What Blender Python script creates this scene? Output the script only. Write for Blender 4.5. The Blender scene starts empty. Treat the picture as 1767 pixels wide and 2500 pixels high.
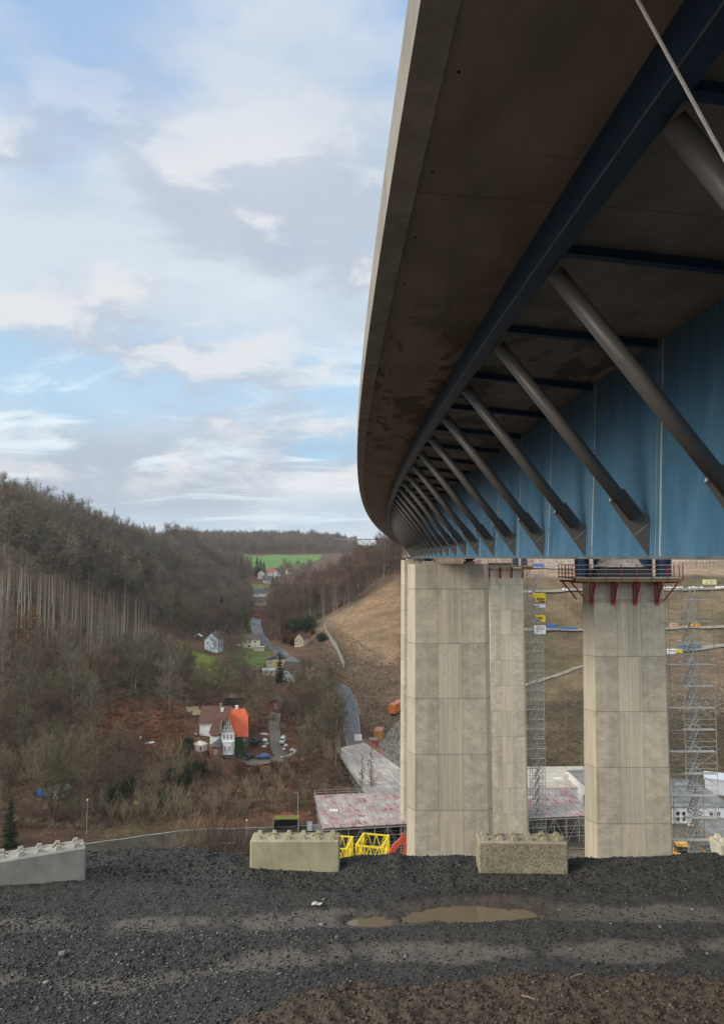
import bpy, math, random
import numpy as np
from mathutils import Vector, Matrix
random.seed(7); np.random.seed(7)
C = bpy.context.scene.collection
PI = math.pi
R = math.radians
# ------------------------------------------------------------------ camera model
FP = 1800.0; TILT = math.atan(111/1800); CT, ST = math.cos(TILT), math.sin(TILT); SC = 1767/1623
def ray(px, py):
    u = (px*SC-883.5)/FP; v = (1250-py*SC)/FP
    return (u, CT-v*ST, ST+v*CT)
def at(px, py, Y):
    r = ray(px, py); k = Y/r[1]
    return Vector((r[0]*k, Y, r[2]*k))
def atz(px, py, z):
    r = ray(px, py); k = z/r[2]
    return Vector((r[0]*k, r[1]*k, z))
# ------------------------------------------------------------------ shader helper
class NT:
    def __init__(s, name, bump=None):
        s.m = bpy.data.materials.new(name); s.m.use_nodes = True
        s.t = s.m.node_tree; s.b = s.t.nodes['Principled BSDF']
    def n(s, typ, **kw):
        nd = s.t.nodes.new(typ)
        for k, v in kw.items(): setattr(nd, k, v)
        return nd
    def link(s, a, b): s.t.links.new(a, b)
    def setin(s, sock, v):
        if isinstance(v, bpy.types.NodeSocket): s.link(v, sock)
        else:
            if hasattr(sock.default_value, '__len__') and not hasattr(v, '__len__'): v = (v,)*len(sock.default_value)
            if sock.type == 'RGBA' and len(v) == 3: v = (*v, 1)
            sock.default_value = v
    def math(s, op, a, b=0.0, c=0.0):
        nd = s.n('ShaderNodeMath', operation=op)
        s.setin(nd.inputs[0], a); s.setin(nd.inputs[1], b); s.setin(nd.inputs[2], c)
        return nd.outputs[0]
    def add(s, a, b): return s.math('ADD', a, b)
    def mul(s, a, b): return s.math('MULTIPLY', a, b)
    def sub(s, a, b): return s.math('SUBTRACT', a, b)
    def ramp(s, x, lo, hi, a=0.0, b=1.0):
        nd = s.n('ShaderNodeMapRange'); nd.interpolation_type = 'SMOOTHSTEP'
        for i, v in enumerate((x, lo, hi, a, b)): s.setin(nd.inputs[i], v)
        return nd.outputs[0]
    def coord(s, k='Object'):
        if k == 'World':
            return s.n('ShaderNodeNewGeometry').outputs['Position']
        return s.n('ShaderNodeTexCoord').outputs[k]
    def xyz(s, v):
        nd = s.n('ShaderNodeSeparateXYZ'); s.link(v, nd.inputs[0]); return nd.outputs
    def scale(s, v, sc):
        nd = s.n('ShaderNodeVectorMath', operation='MULTIPLY'); s.setin(nd.inputs[0], v); s.setin(nd.inputs[1], sc); return nd.outputs[0]
    def vadd(s, v, w):
        nd = s.n('ShaderNodeVectorMath', operation='ADD'); s.setin(nd.inputs[0], v); s.setin(nd.inputs[1], w); return nd.outputs[0]
    def noise(s, v, sc=1.0, det=4.0, rough=.55, dist=0.0, col=False):
        nd = s.n('ShaderNodeTexNoise'); s.link(v, nd.inputs['Vector'])
        nd.inputs['Scale'].default_value = sc; nd.inputs['Detail'].default_value = det
        nd.inputs['Roughness'].default_value = rough; nd.inputs['Distortion'].default_value = dist
        return nd.outputs[1 if col else 0]
    def voro(s, v, sc=1.0, feat='F1', out=0):
        nd = s.n('ShaderNodeTexVoronoi', feature=feat); s.link(v, nd.inputs['Vector']); nd.inputs['Scale'].default_value = sc
        return nd.outputs[out]
    def white(s, x, dim='1D'):
        nd = s.n('ShaderNodeTexWhiteNoise', noise_dimensions=dim)
        s.setin(nd.inputs['W' if dim == '1D' else 'Vector'], x); return nd.outputs[0]
    def mix(s, f, a, b, mode='MIX'):
        nd = s.n('ShaderNodeMix', data_type='RGBA', blend_type=mode)
        s.setin(nd.inputs[0], f); s.setin(nd.inputs[6], a); s.setin(nd.inputs[7], b)
        return nd.outputs[2]
    def out(s, col, rough=.8, metal=0.0, bump=None, bs=.3, bd=.05, spec=None):
        s.setin(s.b.inputs['Base Color'], col); s.setin(s.b.inputs['Roughness'], rough); s.setin(s.b.inputs['Metallic'], metal)
        if spec is not None: s.b.inputs['Specular IOR Level'].default_value = spec
        if bump is not None:
            nd = s.n('ShaderNodeBump'); nd.inputs['Strength'].default_value = bs; nd.inputs['Distance'].default_value = bd
            s.link(bump, nd.inputs['Height']); s.link(nd.outputs[0], s.b.inputs['Normal'])
        return s.m
_mats = {}
def plain(name, col, rough=.7, metal=0.0, var=.25, sc=1.5, spec=None):
    if name in _mats: return _mats[name]
    s = NT(name); n = s.noise(s.coord(), sc, 5, .6)
    c1 = tuple(c*(1-var) for c in col); c2 = tuple(min(1, c*(1+var)) for c in col)
    _mats[name] = s.out(s.mix(s.ramp(n, .3, .7), c1, c2), rough, metal, spec=spec)
    return _mats[name]
# ------------------------------------------------------------------ mesh builder
class MB:
    def __init__(s): s.v = []; s.f = []; s.mi = []; s.cur = 0
    def add(s, vs, fs):
        o = len(s.v); s.v += [tuple(v) for v in vs]
        for f in fs: s.f.append(tuple(i+o for i in f)); s.mi.append(s.cur)
    def box(s, a, b):
        x0, y0, z0 = a; x1, y1, z1 = b
        s.add([(x0,y0,z0),(x1,y0,z0),(x1,y1,z0),(x0,y1,z0),(x0,y0,z1),(x1,y0,z1),(x1,y1,z1),(x0,y1,z1)],
              [(0,3,2,1),(4,5,6,7),(0,1,5,4),(1,2,6,5),(2,3,7,6),(3,0,4,7)])
        return s
    def cbox(s, c, d): return s.box([c[i]-d[i]/2 for i in range(3)], [c[i]+d[i]/2 for i in range(3)])
    def bevbox(s, a, b, r):
        # box with its twelve edges chamfered
        x0,y0,z0 = a; x1,y1,z1 = b; bm_v = []; 
        P = []
        for sx in (0,1):
            for sy in (0,1):
                for sz in (0,1):
                    x=(x0,x1)[sx]; y=(y0,y1)[sy]; z=(z0,z1)[sz]
                    dx=(r,-r)[sx]; dy=(r,-r)[sy]; dz=(r,-r)[sz]
                    P.append([(x,y+dy,z+dz),(x+dx,y,z+dz),(x+dx,y+dy,z)])
        vs=[p for t in P for p in t]
        I=lambda sx,sy,sz,k: (sx*4+sy*2+sz)*3+k
        F=[]
        for sx in (0,1): F.append([I(sx,0,0,0),I(sx,1,0,0),I(sx,1,1,0),I(sx,0,1,0)])
        for sy in (0,1): F.append([I(0,sy,0,1),I(1,sy,0,1),I(1,sy,1,1),I(0,sy,1,1)])
        for sz in (0,1): F.append([I(0,0,sz,2),I(1,0,sz,2),I(1,1,sz,2),I(0,1,sz,2)])
        for sy in (0,1):
            for sz in (0,1): F.append([I(0,sy,sz,1),I(1,sy,sz,1),I(1,sy,sz,2),I(0,sy,sz,2)])
        for sx in (0,1):
            for sz in (0,1): F.append([I(sx,0,sz,0),I(sx,1,sz,0),I(sx,1,sz,2),I(sx,0,sz,2)])
        for sx in (0,1):
            for sy in (0,1): F.append([I(sx,sy,0,0),I(sx,sy,1,0),I(sx,sy,1,1),I(sx,sy,0,1)])
        for sx in (0,1):
            for sy in (0,1):
                for sz in (0,1): F.append([I(sx,sy,sz,0),I(sx,sy,sz,1),I(sx,sy,sz,2)])
        s.add(vs, F); s.fix = True
        return s
    def tube(s, p, q, r, r2=None, n=8, cap=True):
        p = Vector(p); q = Vector(q); d = q-p
        if d.length < 1e-6: return s
        d.normalize(); a = d.orthogonal().normalized(); b = d.cross(a); r2 = r if r2 is None else r2
        vs = []
        for c, rr in ((p, r), (q, r2)):
            for i in range(n):
                t = 2*PI*(i+.5)/n; vs.append(c+a*math.cos(t)*rr+b*math.sin(t)*rr)
        fs = [(i, (i+1) % n, n+(i+1) % n, n+i) for i in range(n)]
        if cap: fs += [tuple(range(n-1, -1, -1)), tuple(range(n, 2*n))]
        s.add(vs, fs); return s
    def path(s, pts, r, n=6):
        for i in range(len(pts)-1):
            s.tube(pts[i], pts[i+1], r[i] if hasattr(r, '__len__') else r, r[i+1] if hasattr(r, '__len__') else r, n)
        return s
    def bar(s, p, q, w, h=None, up=(0,0,1)):
        h = w if h is None else h
        p = Vector(p); q = Vector(q); d = (q-p).normalized(); u = Vector(up)
        a = d.cross(u)
        if a.length < 1e-3: a = d.cross(Vector((0,1,0)))
        a.normalize(); b = a.cross(d)
        vs = [c+a*x*w/2+b*y*h/2 for c in (p, q) for x, y in ((-1,-1),(1,-1),(1,1),(-1,1))]
        s.add(vs, [(0,3,2,1),(4,5,6,7),(0,1,5,4),(1,2,6,5),(2,3,7,6),(3,0,4,7)]); return s
    def prism(s, poly, z0, z1):
        n = len(poly)
        vs = [(x, y, z0) for x, y in poly]+[(x, y, z1) for x, y in poly]
        s.add(vs, [tuple(range(n-1, -1, -1)), tuple(range(n, 2*n))]+[(i, (i+1) % n, n+(i+1) % n, n+i) for i in range(n)]); return s
    def hull(s, A, B):   # two rings of equal length
        n = len(A); s.add(list(A)+list(B), [tuple(range(n-1,-1,-1)), tuple(range(n, 2*n))]+[(i,(i+1)%n,n+(i+1)%n,n+i) for i in range(n)]); return s
    def sweep(s, rings, closed=True, caps=True):
        n = len(rings[0]); vs = [p for r in rings for p in r]; fs = []
        for k in range(len(rings)-1):
            for i in range(n if closed else n-1):
                j = (i+1) % n; fs.append((k*n+i, k*n+j, (k+1)*n+j, (k+1)*n+i))
        if caps and closed: fs += [tuple(range(n-1, -1, -1)), tuple(range((len(rings)-1)*n, len(rings)*n))]
        s.add(vs, fs); return s
    def quad(s, a, b, c, d): s.add([a,b,c,d], [(0,1,2,3)]); return s
    def build(s, name, mat=None, parent=None, loc=None, smooth=False, fix=True):
        me = bpy.data.meshes.new(name); me.from_pydata(s.v, [], s.f)
        for m in (mat if isinstance(mat, (list, tuple)) else [mat] if mat else []): me.materials.append(m)
        if isinstance(mat, (list, tuple)): me.polygons.foreach_set('material_index', s.mi)
        if fix:
            import bmesh
            bm = bmesh.new(); bm.from_mesh(me); bmesh.ops.recalc_face_normals(bm, faces=bm.faces); bm.to_mesh(me); bm.free()
        if smooth: me.polygons.foreach_set('use_smooth', [True]*len(me.polygons))
        me.update()
        o = bpy.data.objects.new(name, me); C.objects.link(o)
        if parent: o.parent = parent
        if loc is not None: o.location = loc
        return o
def grid_mesh(name, V, nx, ny, mat, cols=None, smooth=True):
    # V: (ny*nx,3)
    me = bpy.data.meshes.new(name); nf = (nx-1)*(ny-1)
    me.vertices.add(len(V)); me.vertices.foreach_set('co', V.astype(np.float32).ravel())
    j, i = np.meshgrid(np.arange(ny-1), np.arange(nx-1), indexing='ij'); a = (j*nx+i).ravel()
    F = np.stack([a, a+1, a+nx+1, a+nx], 1).astype(np.int32)
    me.loops.add(nf*4); me.polygons.add(nf)
    me.loops.foreach_set('vertex_index', F.ravel()); me.polygons.foreach_set('loop_start', np.arange(nf, dtype=np.int32)*4)
    me.polygons.foreach_set('use_smooth', np.full(nf, smooth))
    me.update(calc_edges=True); me.validate()
    if cols is not None:
        ca = me.color_attributes.new('soil', 'FLOAT_COLOR', 'POINT'); ca.data.foreach_set('color', cols.astype(np.float32).ravel())
    me.materials.append(mat)
    o = bpy.data.objects.new(name, me); C.objects.link(o); return o
def raw_mesh(name, V, F, mat=None, smooth=False, link=True, attr=None):
    # V (n,3), F (m,k) constant k
    me = bpy.data.meshes.new(name); V = np.asarray(V, np.float32); F = np.asarray(F, np.int32); m, k = F.shape
    me.vertices.add(len(V)); me.vertices.foreach_set('co', V.ravel()); me.loops.add(m*k); me.polygons.add(m)
    me.loops.foreach_set('vertex_index', F.ravel()); me.polygons.foreach_set('loop_start', np.arange(m, dtype=np.int32)*k)
    if smooth: me.polygons.foreach_set('use_smooth', np.full(m, True))
    if attr is not None:
        ca = me.color_attributes.new('tone', 'FLOAT_COLOR', 'POINT'); ca.data.foreach_set('color', np.asarray(attr, np.float32).ravel())
    me.update(calc_edges=True)
    if mat: me.materials.append(mat)
    o = bpy.data.objects.new(name, me)
    if link: C.objects.link(o)
    return o
# ------------------------------------------------------------------ naming
def tag(o, label, cat, group=None, kind=None):
    o['label'] = label; o['category'] = cat
    if group: o['group'] = group
    if kind: o['kind'] = kind
    return o
def struct(o, label=None, kind='structure'):
    o['kind'] = kind
    if label: o['label'] = label; o['category'] = o.name.split('.')[0].replace('_', ' ')
    return o
def thing(name, label, cat, loc=(0,0,0), rz=0.0, group=None):
    o = bpy.data.objects.new(name, None); C.objects.link(o); o.location = loc; o.rotation_euler = (0,0,rz); o.empty_display_size = .3
    return tag(o, label, cat, group)
def copy_tree(o, parent=None):
    c = o.copy(); C.objects.link(c); c.parent = parent
    for ch in [x for x in bpy.data.objects if x.parent == o]: copy_tree(ch, c)
    return c
KIDS = {}
def reg(root, kids): KIDS[root.name] = kids; return root
def dup(root, loc, rz, label, sc=1.0, kids=None, group=None):
    r = root.copy(); C.objects.link(r); r.location = loc; r.rotation_euler = (0,0,rz); r.scale = (sc,sc,sc) if not hasattr(sc,'__len__') else sc
    r['label'] = label
    if group: r['group'] = group
    for ch in kids:
        c = ch.copy(); C.objects.link(c); c.parent = r
    return r
# ================================================================== TERRAIN
ctrl = []
def cp(px, py, Y): p = at(px, py, Y); ctrl.append((p.x, p.y, p.z))
def cw(x, y, z): ctrl.append((x, y, z))
for x in (-90,-45,0,45,90): cw(x, 24, -11.5-.0006*x*x); cw(x, 60, -36); cw(x, 105, -57.5)
for x in (-45,0,45): cw(x, 8, -10.5)
for x in (-90, 90): cw(x, 8, -14)
for x in (-400,-200,200,400): cw(x, -100, -10); 
cw(0,-100,-4); cw(-200,60,-45); cw(-330,60,25); cw(-450,-60,60); cw(-300,150,20); cw(220,60,-40); cw(420,40,-20)  # left hillside out of view, raised here to shade the girder web
for a in [(0,1850,150),(200,1870,150),(400,1872,152),(600,1872,152),(700,1860,155),
 (0,1700,172),(0,1600,190),(0,1450,215),(0,1300,260),(0,1205,320),(0,1138,380),(0,1134,440),
 (150,1800,160),(150,1600,200),(150,1450,235),(150,1320,290),(150,1230,350),(150,1175,420),(150,1180,500),
 (300,1800,160),(300,1700,180),(300,1600,200),(300,1500,235),(300,1420,290),(300,1340,370),(300,1240,470),(300,1224,560),
 (450,1750,170),(450,1690,184),(450,1600,215),(450,1500,265),(450,1420,330),(450,1360,420),(450,1300,560),(450,1250,700),
 (370,1224,700),(330,1216,640),(600,1710,187),(600,1600,215),(600,1500,285),(600,1425,380),(572,1395,420),(560,1362,560),(575,1345,640),
 (580,1310,780),(620,1285,930),(540,1262,900),(620,1243,1250),(720,1243,1230),(650,1228,1450),(520,1225,1400),(650,1216,1650),(400,1216,1500),(792,1240,1560),(720,1214,1700),(835,1240,1650),
 (700,1700,190),(700,1600,235),(720,1500,290),(655,1455,350),(790,1650,233),(785,1590,262),
 (700,1800,165),(600,1800,165),(850,1600,262),(880,1550,275),(800,1500,295),(890,1480,305),(890,1400,345),(890,1300,410),
 (800,1400,360),(800,1335,420),(720,1400,385),(660,1440,380),(890,1256,465),(800,1300,470),(720,1362,465),(650,1400,450),(690,1345,500),
 (1000,1900,150),(1000,1730,208),(1000,1620,252),(880,1700,212),(860,1750,196),
 (1240,1900,150),(1240,1730,205),(1240,1640,236),(1240,1500,300),(1240,1420,343),(1240,1404,352),(1240,1332,395),(1240,1320,402),(1240,1275,440),(1240,1266,450),(1240,1225,520),
 (1560,1900,150),(1560,1730,205),(1560,1640,232),(1560,1500,290),(1560,1420,332),(1560,1404,340),(1560,1328,388),(1560,1316,395),(1560,1282,430),(1560,1230,520),
 (2200,1900,150),(2200,1620,240),(2200,1400,340),(2200,1250,480),(-600,1800,165),(-600,1500,200),(-600,1200,280),(-600,1060,360)]: cp(*a)
cw(60,640,-22); cw(160,640,5); cw(300,700,25); cw(60,900,-5); cw(200,1100,20); cw(-250,620,28); cw(-420,500,55); cw(-420,900,45); cw(-300,1200,20)
for x, y, z in [(-1200,0,20),(-1200,900,50),(-1200,2000,40),(0,2300,20),(-600,2300,30),(700,2300,30),(1300,2000,40),(1300,900,50),(1300,0,10),(700,300,20),(700,1500,35),(0,-600,0),(-900,-600,0),(900,-600,0)]: cw(x,y,z)
CPT = np.array(ctrl); SCL = 500.0
def _phi(d2): return np.where(d2 > 1e-12, d2*np.log(np.maximum(d2, 1e-12))*.5, 0)
_P = CPT[:, :2]/SCL; _n = len(_P)
_K = _phi(((_P[:, None]-_P[None])**2).sum(-1)) + np.eye(_n)*2e-5
_A = np.zeros((_n+3, _n+3)); _A[:_n,:_n] = _K; _A[:_n,_n] = 1; _A[:_n,_n+1:] = _P; _A[_n,:_n] = 1; _A[_n+1:,:_n] = _P.T
_w = np.linalg.solve(_A, np.r_[CPT[:, 2], 0, 0, 0])
def _rbf(XY):
    Q = XY/SCL; out = np.empty(len(Q))
    for i in range(0, len(Q), 4000):
        q = Q[i:i+4000]; out[i:i+4000] = _phi(((q[:, None]-_P[None])**2).sum(-1)) @ _w[:_n] + _w[_n] + q @ _w[_n+1:]
    return out
def vnoise(x, y, seed=0):
    xi = np.floor(x).astype(int); yi = np.floor(y).astype(int); xf = x-xi; yf = y-yi
    def h(a, b):
        n = (a*374761393+b*668265263+seed*974711) & 0x7fffffff; n = ((n ^ (n >> 13))*1274126177) & 0x7fffffff
        return ((n ^ (n >> 16)) & 0xffff)/65535.0
    u = xf*xf*(3-2*xf); v = yf*yf*(3-2*yf)
    return (h(xi,yi)*(1-u)+h(xi+1,yi)*u)*(1-v)+(h(xi,yi+1)*(1-u)+h(xi+1,yi+1)*u)*v
def fbm(x, y, sc, oct=4, seed=0):
    s = 0; a = .5; t = 0
    for k in range(oct):
        s = s+a*vnoise(x/sc, y/sc, seed+k); t += a; a *= .55; sc /= 2.1
    return s/t
def height(X, Y):
    X = np.atleast_1d(np.asarray(X, float)).ravel(); Y = np.atleast_1d(np.asarray(Y, float)).ravel()
    z = _rbf(np.stack([X, Y], 1))
    far = np.clip((np.maximum(np.abs(X)-1300, Y-2300))/900, 0, 1); z = z*(1-far)+15*far
    amp = np.clip((Y-30)/120, 0, 1)
    return z + amp*((fbm(X, Y, 38, 3, 3)-.5)*3.0*np.clip((Y-120)/150,.25,1) + (fbm(X, Y, 7, 3, 9)-.5)*.9)
# look-up grid for fast queries
gx = np.concatenate([np.linspace(-1500,-260,40,endpoint=False), np.linspace(-260,-130,40,endpoint=False), np.arange(-130,200,2.0), np.linspace(200,420,50,endpoint=False), np.linspace(420,1700,40)])
gy = np.concatenate([np.linspace(-700,22,20,endpoint=False), np.arange(22,130,4.0), np.arange(130,330,1.8), np.arange(330,560,3.0), np.linspace(560,1000,90,endpoint=False), np.linspace(1000,2600,110), [3500, 5000, 8000]])
gx = np.concatenate([[-8000,-4000,-2200], gx, [2300, 4000, 8000]])
GX, GY = np.meshgrid(gx, gy); GZ = height(GX.ravel(), GY.ravel()).reshape(GX.shape)
def hz(x, y):
    i = np.clip(np.searchsorted(gx, x)-1, 0, len(gx)-2); j = np.clip(np.searchsorted(gy, y)-1, 0, len(gy)-2)
    u = (x-gx[i])/(gx[i+1]-gx[i]); v = (y-gy[j])/(gy[j+1]-gy[j])
    return (GZ[j,i]*(1-u)+GZ[j,i+1]*u)*(1-v)+(GZ[j+1,i]*(1-u)+GZ[j+1,i+1]*u)*v
_ys = np.concatenate([np.arange(105, 600, 1.0), np.arange(600, 1900, 4.0)])
def gpts(px, py):
    """ground points seen at picture places (arrays); nan where sky"""
    px = np.asarray(px, float); py = np.asarray(py, float)
    u = (px*SC-883.5)/FP; v = (1250-py*SC)/FP
    dx = u; dy = CT-v*ST; dz = ST+v*CT
    K = _ys[None]/dy[:, None]; X = dx[:, None]*K; Z = dz[:, None]*K; Yb = np.broadcast_to(_ys[None], X.shape)
    below = hz(X, Yb) > Z
    k = below.argmax(1); ok = below.any(1) & (k > 0); k = np.maximum(k, 1); r = np.arange(len(k))
    d1 = (hz(X, Yb)-Z)[r, k]; d0 = (Z-hz(X, Yb))[r, k-1]; t = d0/np.maximum(d0+d1, 1e-6)
    Y = _ys[k-1]*(1-t)+_ys[k]*t; XX = dx*Y/dy
    out = np.stack([XX, Y, hz(XX, Y)], 1); out[~ok] = np.nan
    return out
def gpt(px, py):
    p = gpts([px], [py])[0]
    assert not np.isnan(p[0]), (px, py)
    return Vector(p)
def inpoly(x, y, poly):
    ins = np.zeros(np.shape(x), bool); n = len(poly)
    for i in range(n):
        x0, y0 = poly[i]; x1, y1 = poly[(i+1) % n]
        c = ((y0 > y) != (y1 > y)) & (x < (x1-x0)*(y-y0)/((y1-y0) or 1e-9)+x0); ins ^= c
    return ins
# zones of ground cover, outlined on the land
def zone(pts): return [tuple(gpt(*p)[:2]) for p in pts]
Z_field = zone([(528,1246),(600,1244),(722,1244),(716,1254),(690,1264),(650,1276),(600,1284),(560,1268)])
Z_mead2 = zone([(560,1312),(600,1304),(625,1310),(615,1322),(585,1326),(560,1322)])
Z_olive = zone([(405,1440),(470,1470),(530,1470),(535,1490),(520,1530),(470,1540),(430,1500)])
Z_lawn = zone([(520,1455),(620,1452),(612,1490),(560,1500),(530,1485)])
Z_lawn2 = zone([(556,1395),(570,1392),(578,1420),(568,1425)])
Z_red = zone([(160,1610),(250,1570),(330,1560),(420,1600),(440,1650),(400,1690),(300,1670),(200,1650)])
Z_red2 = zone([(600,1400),(640,1400),(700,1410),(690,1440),(640,1490),(600,1470)])
Z_tan = zone([(900,1285),(860,1300),(820,1335),(790,1370),(760,1410),(775,1450),(800,1475),(850,1490),(900,1495)])
Z_tan2 = zone([(860,1285),(790,1345),(700,1395),(640,1420),(690,1420),(760,1410),(820,1335),(870,1296)])
Z_brn = zone([(760,1410),(700,1400),(740,1480),(790,1560),(830,1640),(870,1640),(900,1600),(900,1495),(850,1490),(800,1475),(775,1450)])
Z_dirt = zone([(850,1690),(868,1640),(905,1610),(960,1620),(960,1800),(905,1775),(880,1740)])
def _blur_mask(poly, sx=6):
    jx = (fbm(GX, GY, 22, 3, 31)-.5)*sx*3; jy = (fbm(GX, GY, 22, 3, 47)-.5)*sx*3
    return inpoly(GX+jx, GY+jy, poly).astype(float)
def _soft(m, k=1):
    for _ in range(k):
        m = (m+np.roll(m,1,0)+np.roll(m,-1,0)+np.roll(m,1,1)+np.roll(m,-1,1))/5
    return m
col = np.zeros(GX.shape+(3,)); col[:] = (.074,.046,.033)
n1 = fbm(GX, GY, 60, 4, 77)[..., None]; n2 = fbm(GX, GY, 14, 3, 78)[..., None]
def blend(c, m): 
    global col
    m = m[..., None] if m.ndim == 2 else m
    col = col*(1-m)+np.array(c)*m
sm = lambda x, a, b: np.clip((x-a)/(b-a), 0, 1)
blend((.10,.045,.030), sm(n1, .44, .62)*.85); blend((.055,.062,.026), sm(n2, .56, .7)*.55*(GX<30)[..., None])
right = ((GX > 36) & (GY > 190)).astype(float); right = _soft(right, 3)
blend((.13,.10,.06), right); blend((.10,.07,.045), (right[..., None]*sm(n2,.42,.56)*.95)); blend((.065,.06,.03), (right[..., None]*sm(n1,.5,.62)*.7))
up = _soft(((GX > 60) & (GY > 418)).astype(float), 2); blend((.27,.20,.15), up*.75)
low = _soft(((GX > 30) & (GY > 196) & (GY < 262)).astype(float), 3); blend((.045,.036,.024), low*.8); blend((.11,.085,.055), (low[...,None]*sm(n2,.5,.62)*.6))
blend((.085,.165,.045), _soft(_blur_mask(Z_field, 1), 1)); blend((.11,.15,.03), _blur_mask(Z_mead2, 3)); blend((.115,.135,.03), _soft(_blur_mask(Z_olive, 3), 2))
blend((.07,.10,.03), _blur_mask(Z_lawn, 2)); blend((.08,.14,.03), _blur_mask(Z_lawn2, 1)); blend((.12,.055,.032), _soft(_blur_mask(Z_red, 6), 2)); blend((.115,.066,.042), _soft(_blur_mask(Z_red2, 4), 2))
blend((.185,.128,.084), _soft(_blur_mask(Z_tan, 2), 1)); blend((.175,.13,.09), _soft(_blur_mask(Z_tan2, 3), 2)); blend((.125,.09,.062), _soft(_blur_mask(Z_brn, 4), 2)); blend((.12,.10,.08), _soft(_blur_mask(Z_dirt, 1), 1))
pad = ((GY > 118) & (GY < 200) & (GX > -4) & (GX < 150)).astype(float); blend((.10,.09,.075), _soft(pad, 2))
col *= (.8+.4*fbm(GX, GY, 5, 3, 5))[..., None]
s = NT('hillside_soil'); v = s.coord('World')
a = s.n('ShaderNodeVertexColor', layer_name='soil').outputs[0]
n = s.noise(v, .9, 6, .7); n3 = s.noise(s.scale(v, (1,.35,1)), 3.0, 4, .7); n4 = s.noise(v, .12, 3)
c = s.mix(s.ramp(n, .35, .68), s.mix(1, a, (1.0,.95,.9), 'MULTIPLY'), s.mix(1, a, (2.2,2.05,1.85), 'MULTIPLY'))
c = s.mix(s.ramp(n3, .56, .75), c, s.mix(1, a, (1.9,1.75,1.5), 'MULTIPLY')); c = s.mix(s.ramp(n4, .4, .65, 0, .5), c, s.mix(1, a, (.7,.75,.65), 'MULTIPLY'))
M_soil = s.out(c, .95, bump=n, bs=.8, bd=.6, spec=.2)
V = np.stack([GX.ravel(), GY.ravel(), GZ.ravel()], 1)
colr = np.concatenate([np.clip(col, 0, 1).reshape(-1, 3), np.ones((len(V), 1))], 1)
terr = grid_mesh('valley_terrain', V, len(gx), len(gy), M_soil, colr)
struct(terr)
def ribbon(pts, w, dz=.05, step=1.5, z=None):
    """strip draped on the land along picture-space or world points"""
    P = [Vector((p[0], p[1])) for p in pts]; L = [P[0]]
    for i in range(len(P)-1):
        n_ = max(1, int((P[i+1]-P[i]).length/step))
        for k in range(1, n_+1): L.append(P[i].lerp(P[i+1], k/n_))
    for _ in range(3): L = [L[0]]+[(L[i-1]+L[i]*2+L[i+1])/4 for i in range(1, len(L)-1)]+[L[-1]]
    m = MB(); rings = []
    for i, p in enumerate(L):
        t = (L[min(i+1, len(L)-1)]-L[max(i-1, 0)]).normalized(); nn = Vector((-t.y, t.x)); ww = w(i/len(L)) if callable(w) else w
        rings.append([Vector((q.x, q.y, max(float(hz(q.x, q.y)), float(hz(p.x, p.y))-.15)+dz)) for q in (p+nn*ww*k/2 for k in (-1,-.5,0,.5,1))])
    m.sweep(rings, closed=False, caps=False); return m, L, rings
s = NT('wet_asphalt'); v = s.coord('World'); n = s.noise(v, .35, 5, .6); n2_ = s.noise(v, 3, 4)
M_asph = s.out(s.mix(s.ramp(n, .3, .7), (.055,.057,.062), (.15,.15,.16)), s.ramp(n, .3, .7, .25, .6), bump=n2_, bs=.2)
M_street = plain('worn_street_asphalt', (.062,.053,.044), .95, var=.25, sc=.5, spec=.08)
M_white = plain('road_paint', (.42,.42,.40), .6, var=.3, sc=4)
def road(name, pts, w, mat=None, dz=.12):
    W_ = [gpt(*p) if len(p) == 2 else Vector(p) for p in pts]
    m, L, rg = ribbon(W_, w, dz); o = m.build(name, mat or M_asph, fix=False, smooth=True); struct(o); return L, rg
L1, rg1 = road('valley_road', [(575,1388),(574,1402),(578,1420),(592,1438),(615,1452),(640,1475),(700,1510),(770,1545),(780,1570),(787,1605),(790,1650),(800,1690)], 5.5)
m = MB()
for k in (0, 4):
    m.sweep([[r[k]+(r[2]-r[k])*.05+Vector((0,0,.02)), r[k]+(r[2]-r[k])*.09+Vector((0,0,.02))] for r in rg1], closed=False, caps=False)
struct(m.build('road_marking', M_white, fix=False))
L2, rg2 = road('street', [(-250,1990),(-60,1968),(120,1938),(260,1918),(420,1900),(600,1888),(705,1884),(800,1882),(990,1882),(1300,1882)], 10.5, M_street)
m = MB()
for k, off in ((0,.05),(4,.05)): m.sweep([[r[k]+(r[2]-r[k])*off+Vector((0,0,.02)), r[k]+(r[2]-r[k])*(off+.03)+Vector((0,0,.02))] for r in rg2], closed=False, caps=False)
for i in range(0, len(rg2)-3, 6):
    m.sweep([[r[2]+(r[1]-r[2])*.02+Vector((0,0,.02)), r[2]+(r[3]-r[2])*.06+Vector((0,0,.02))] for r in rg2[i:i+3]], closed=False, caps=False)
struct(m.build('street_marking', M_white, fix=False))
s = NT('gravel_drive'); v = s.coord('World'); n = s.noise(v, 1.2, 5, .7); M_drive = s.out(s.mix(n, (.09,.08,.065), (.2,.185,.16)), .9, bump=n)
road('driveway', [(618,1600),(614,1630),(618,1660),(622,1695),(640,1703)], 3.0, M_drive, .2)
road('forecourt', [(540,1712),(575,1712),(610,1704),(645,1704)], 4.0, M_drive, .25)
s = NT('rutted_track'); v = s.coord('World'); x, y, z = s.xyz(v); n = s.noise(s.scale(v, (1.4,.12,1)), 1.5, 5, .7); n2_ = s.noise(v, 2.5, 4)
M_track = s.out(s.mix(s.ramp(n, .38, .62), (.12,.095,.07), (.30,.26,.21)), .9, bump=n2_)
road('haul_track', [(960,1600),(915,1625),(885,1665),(880,1710),(900,1760),(950,1810)], 9.5, M_track, .2)
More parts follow.
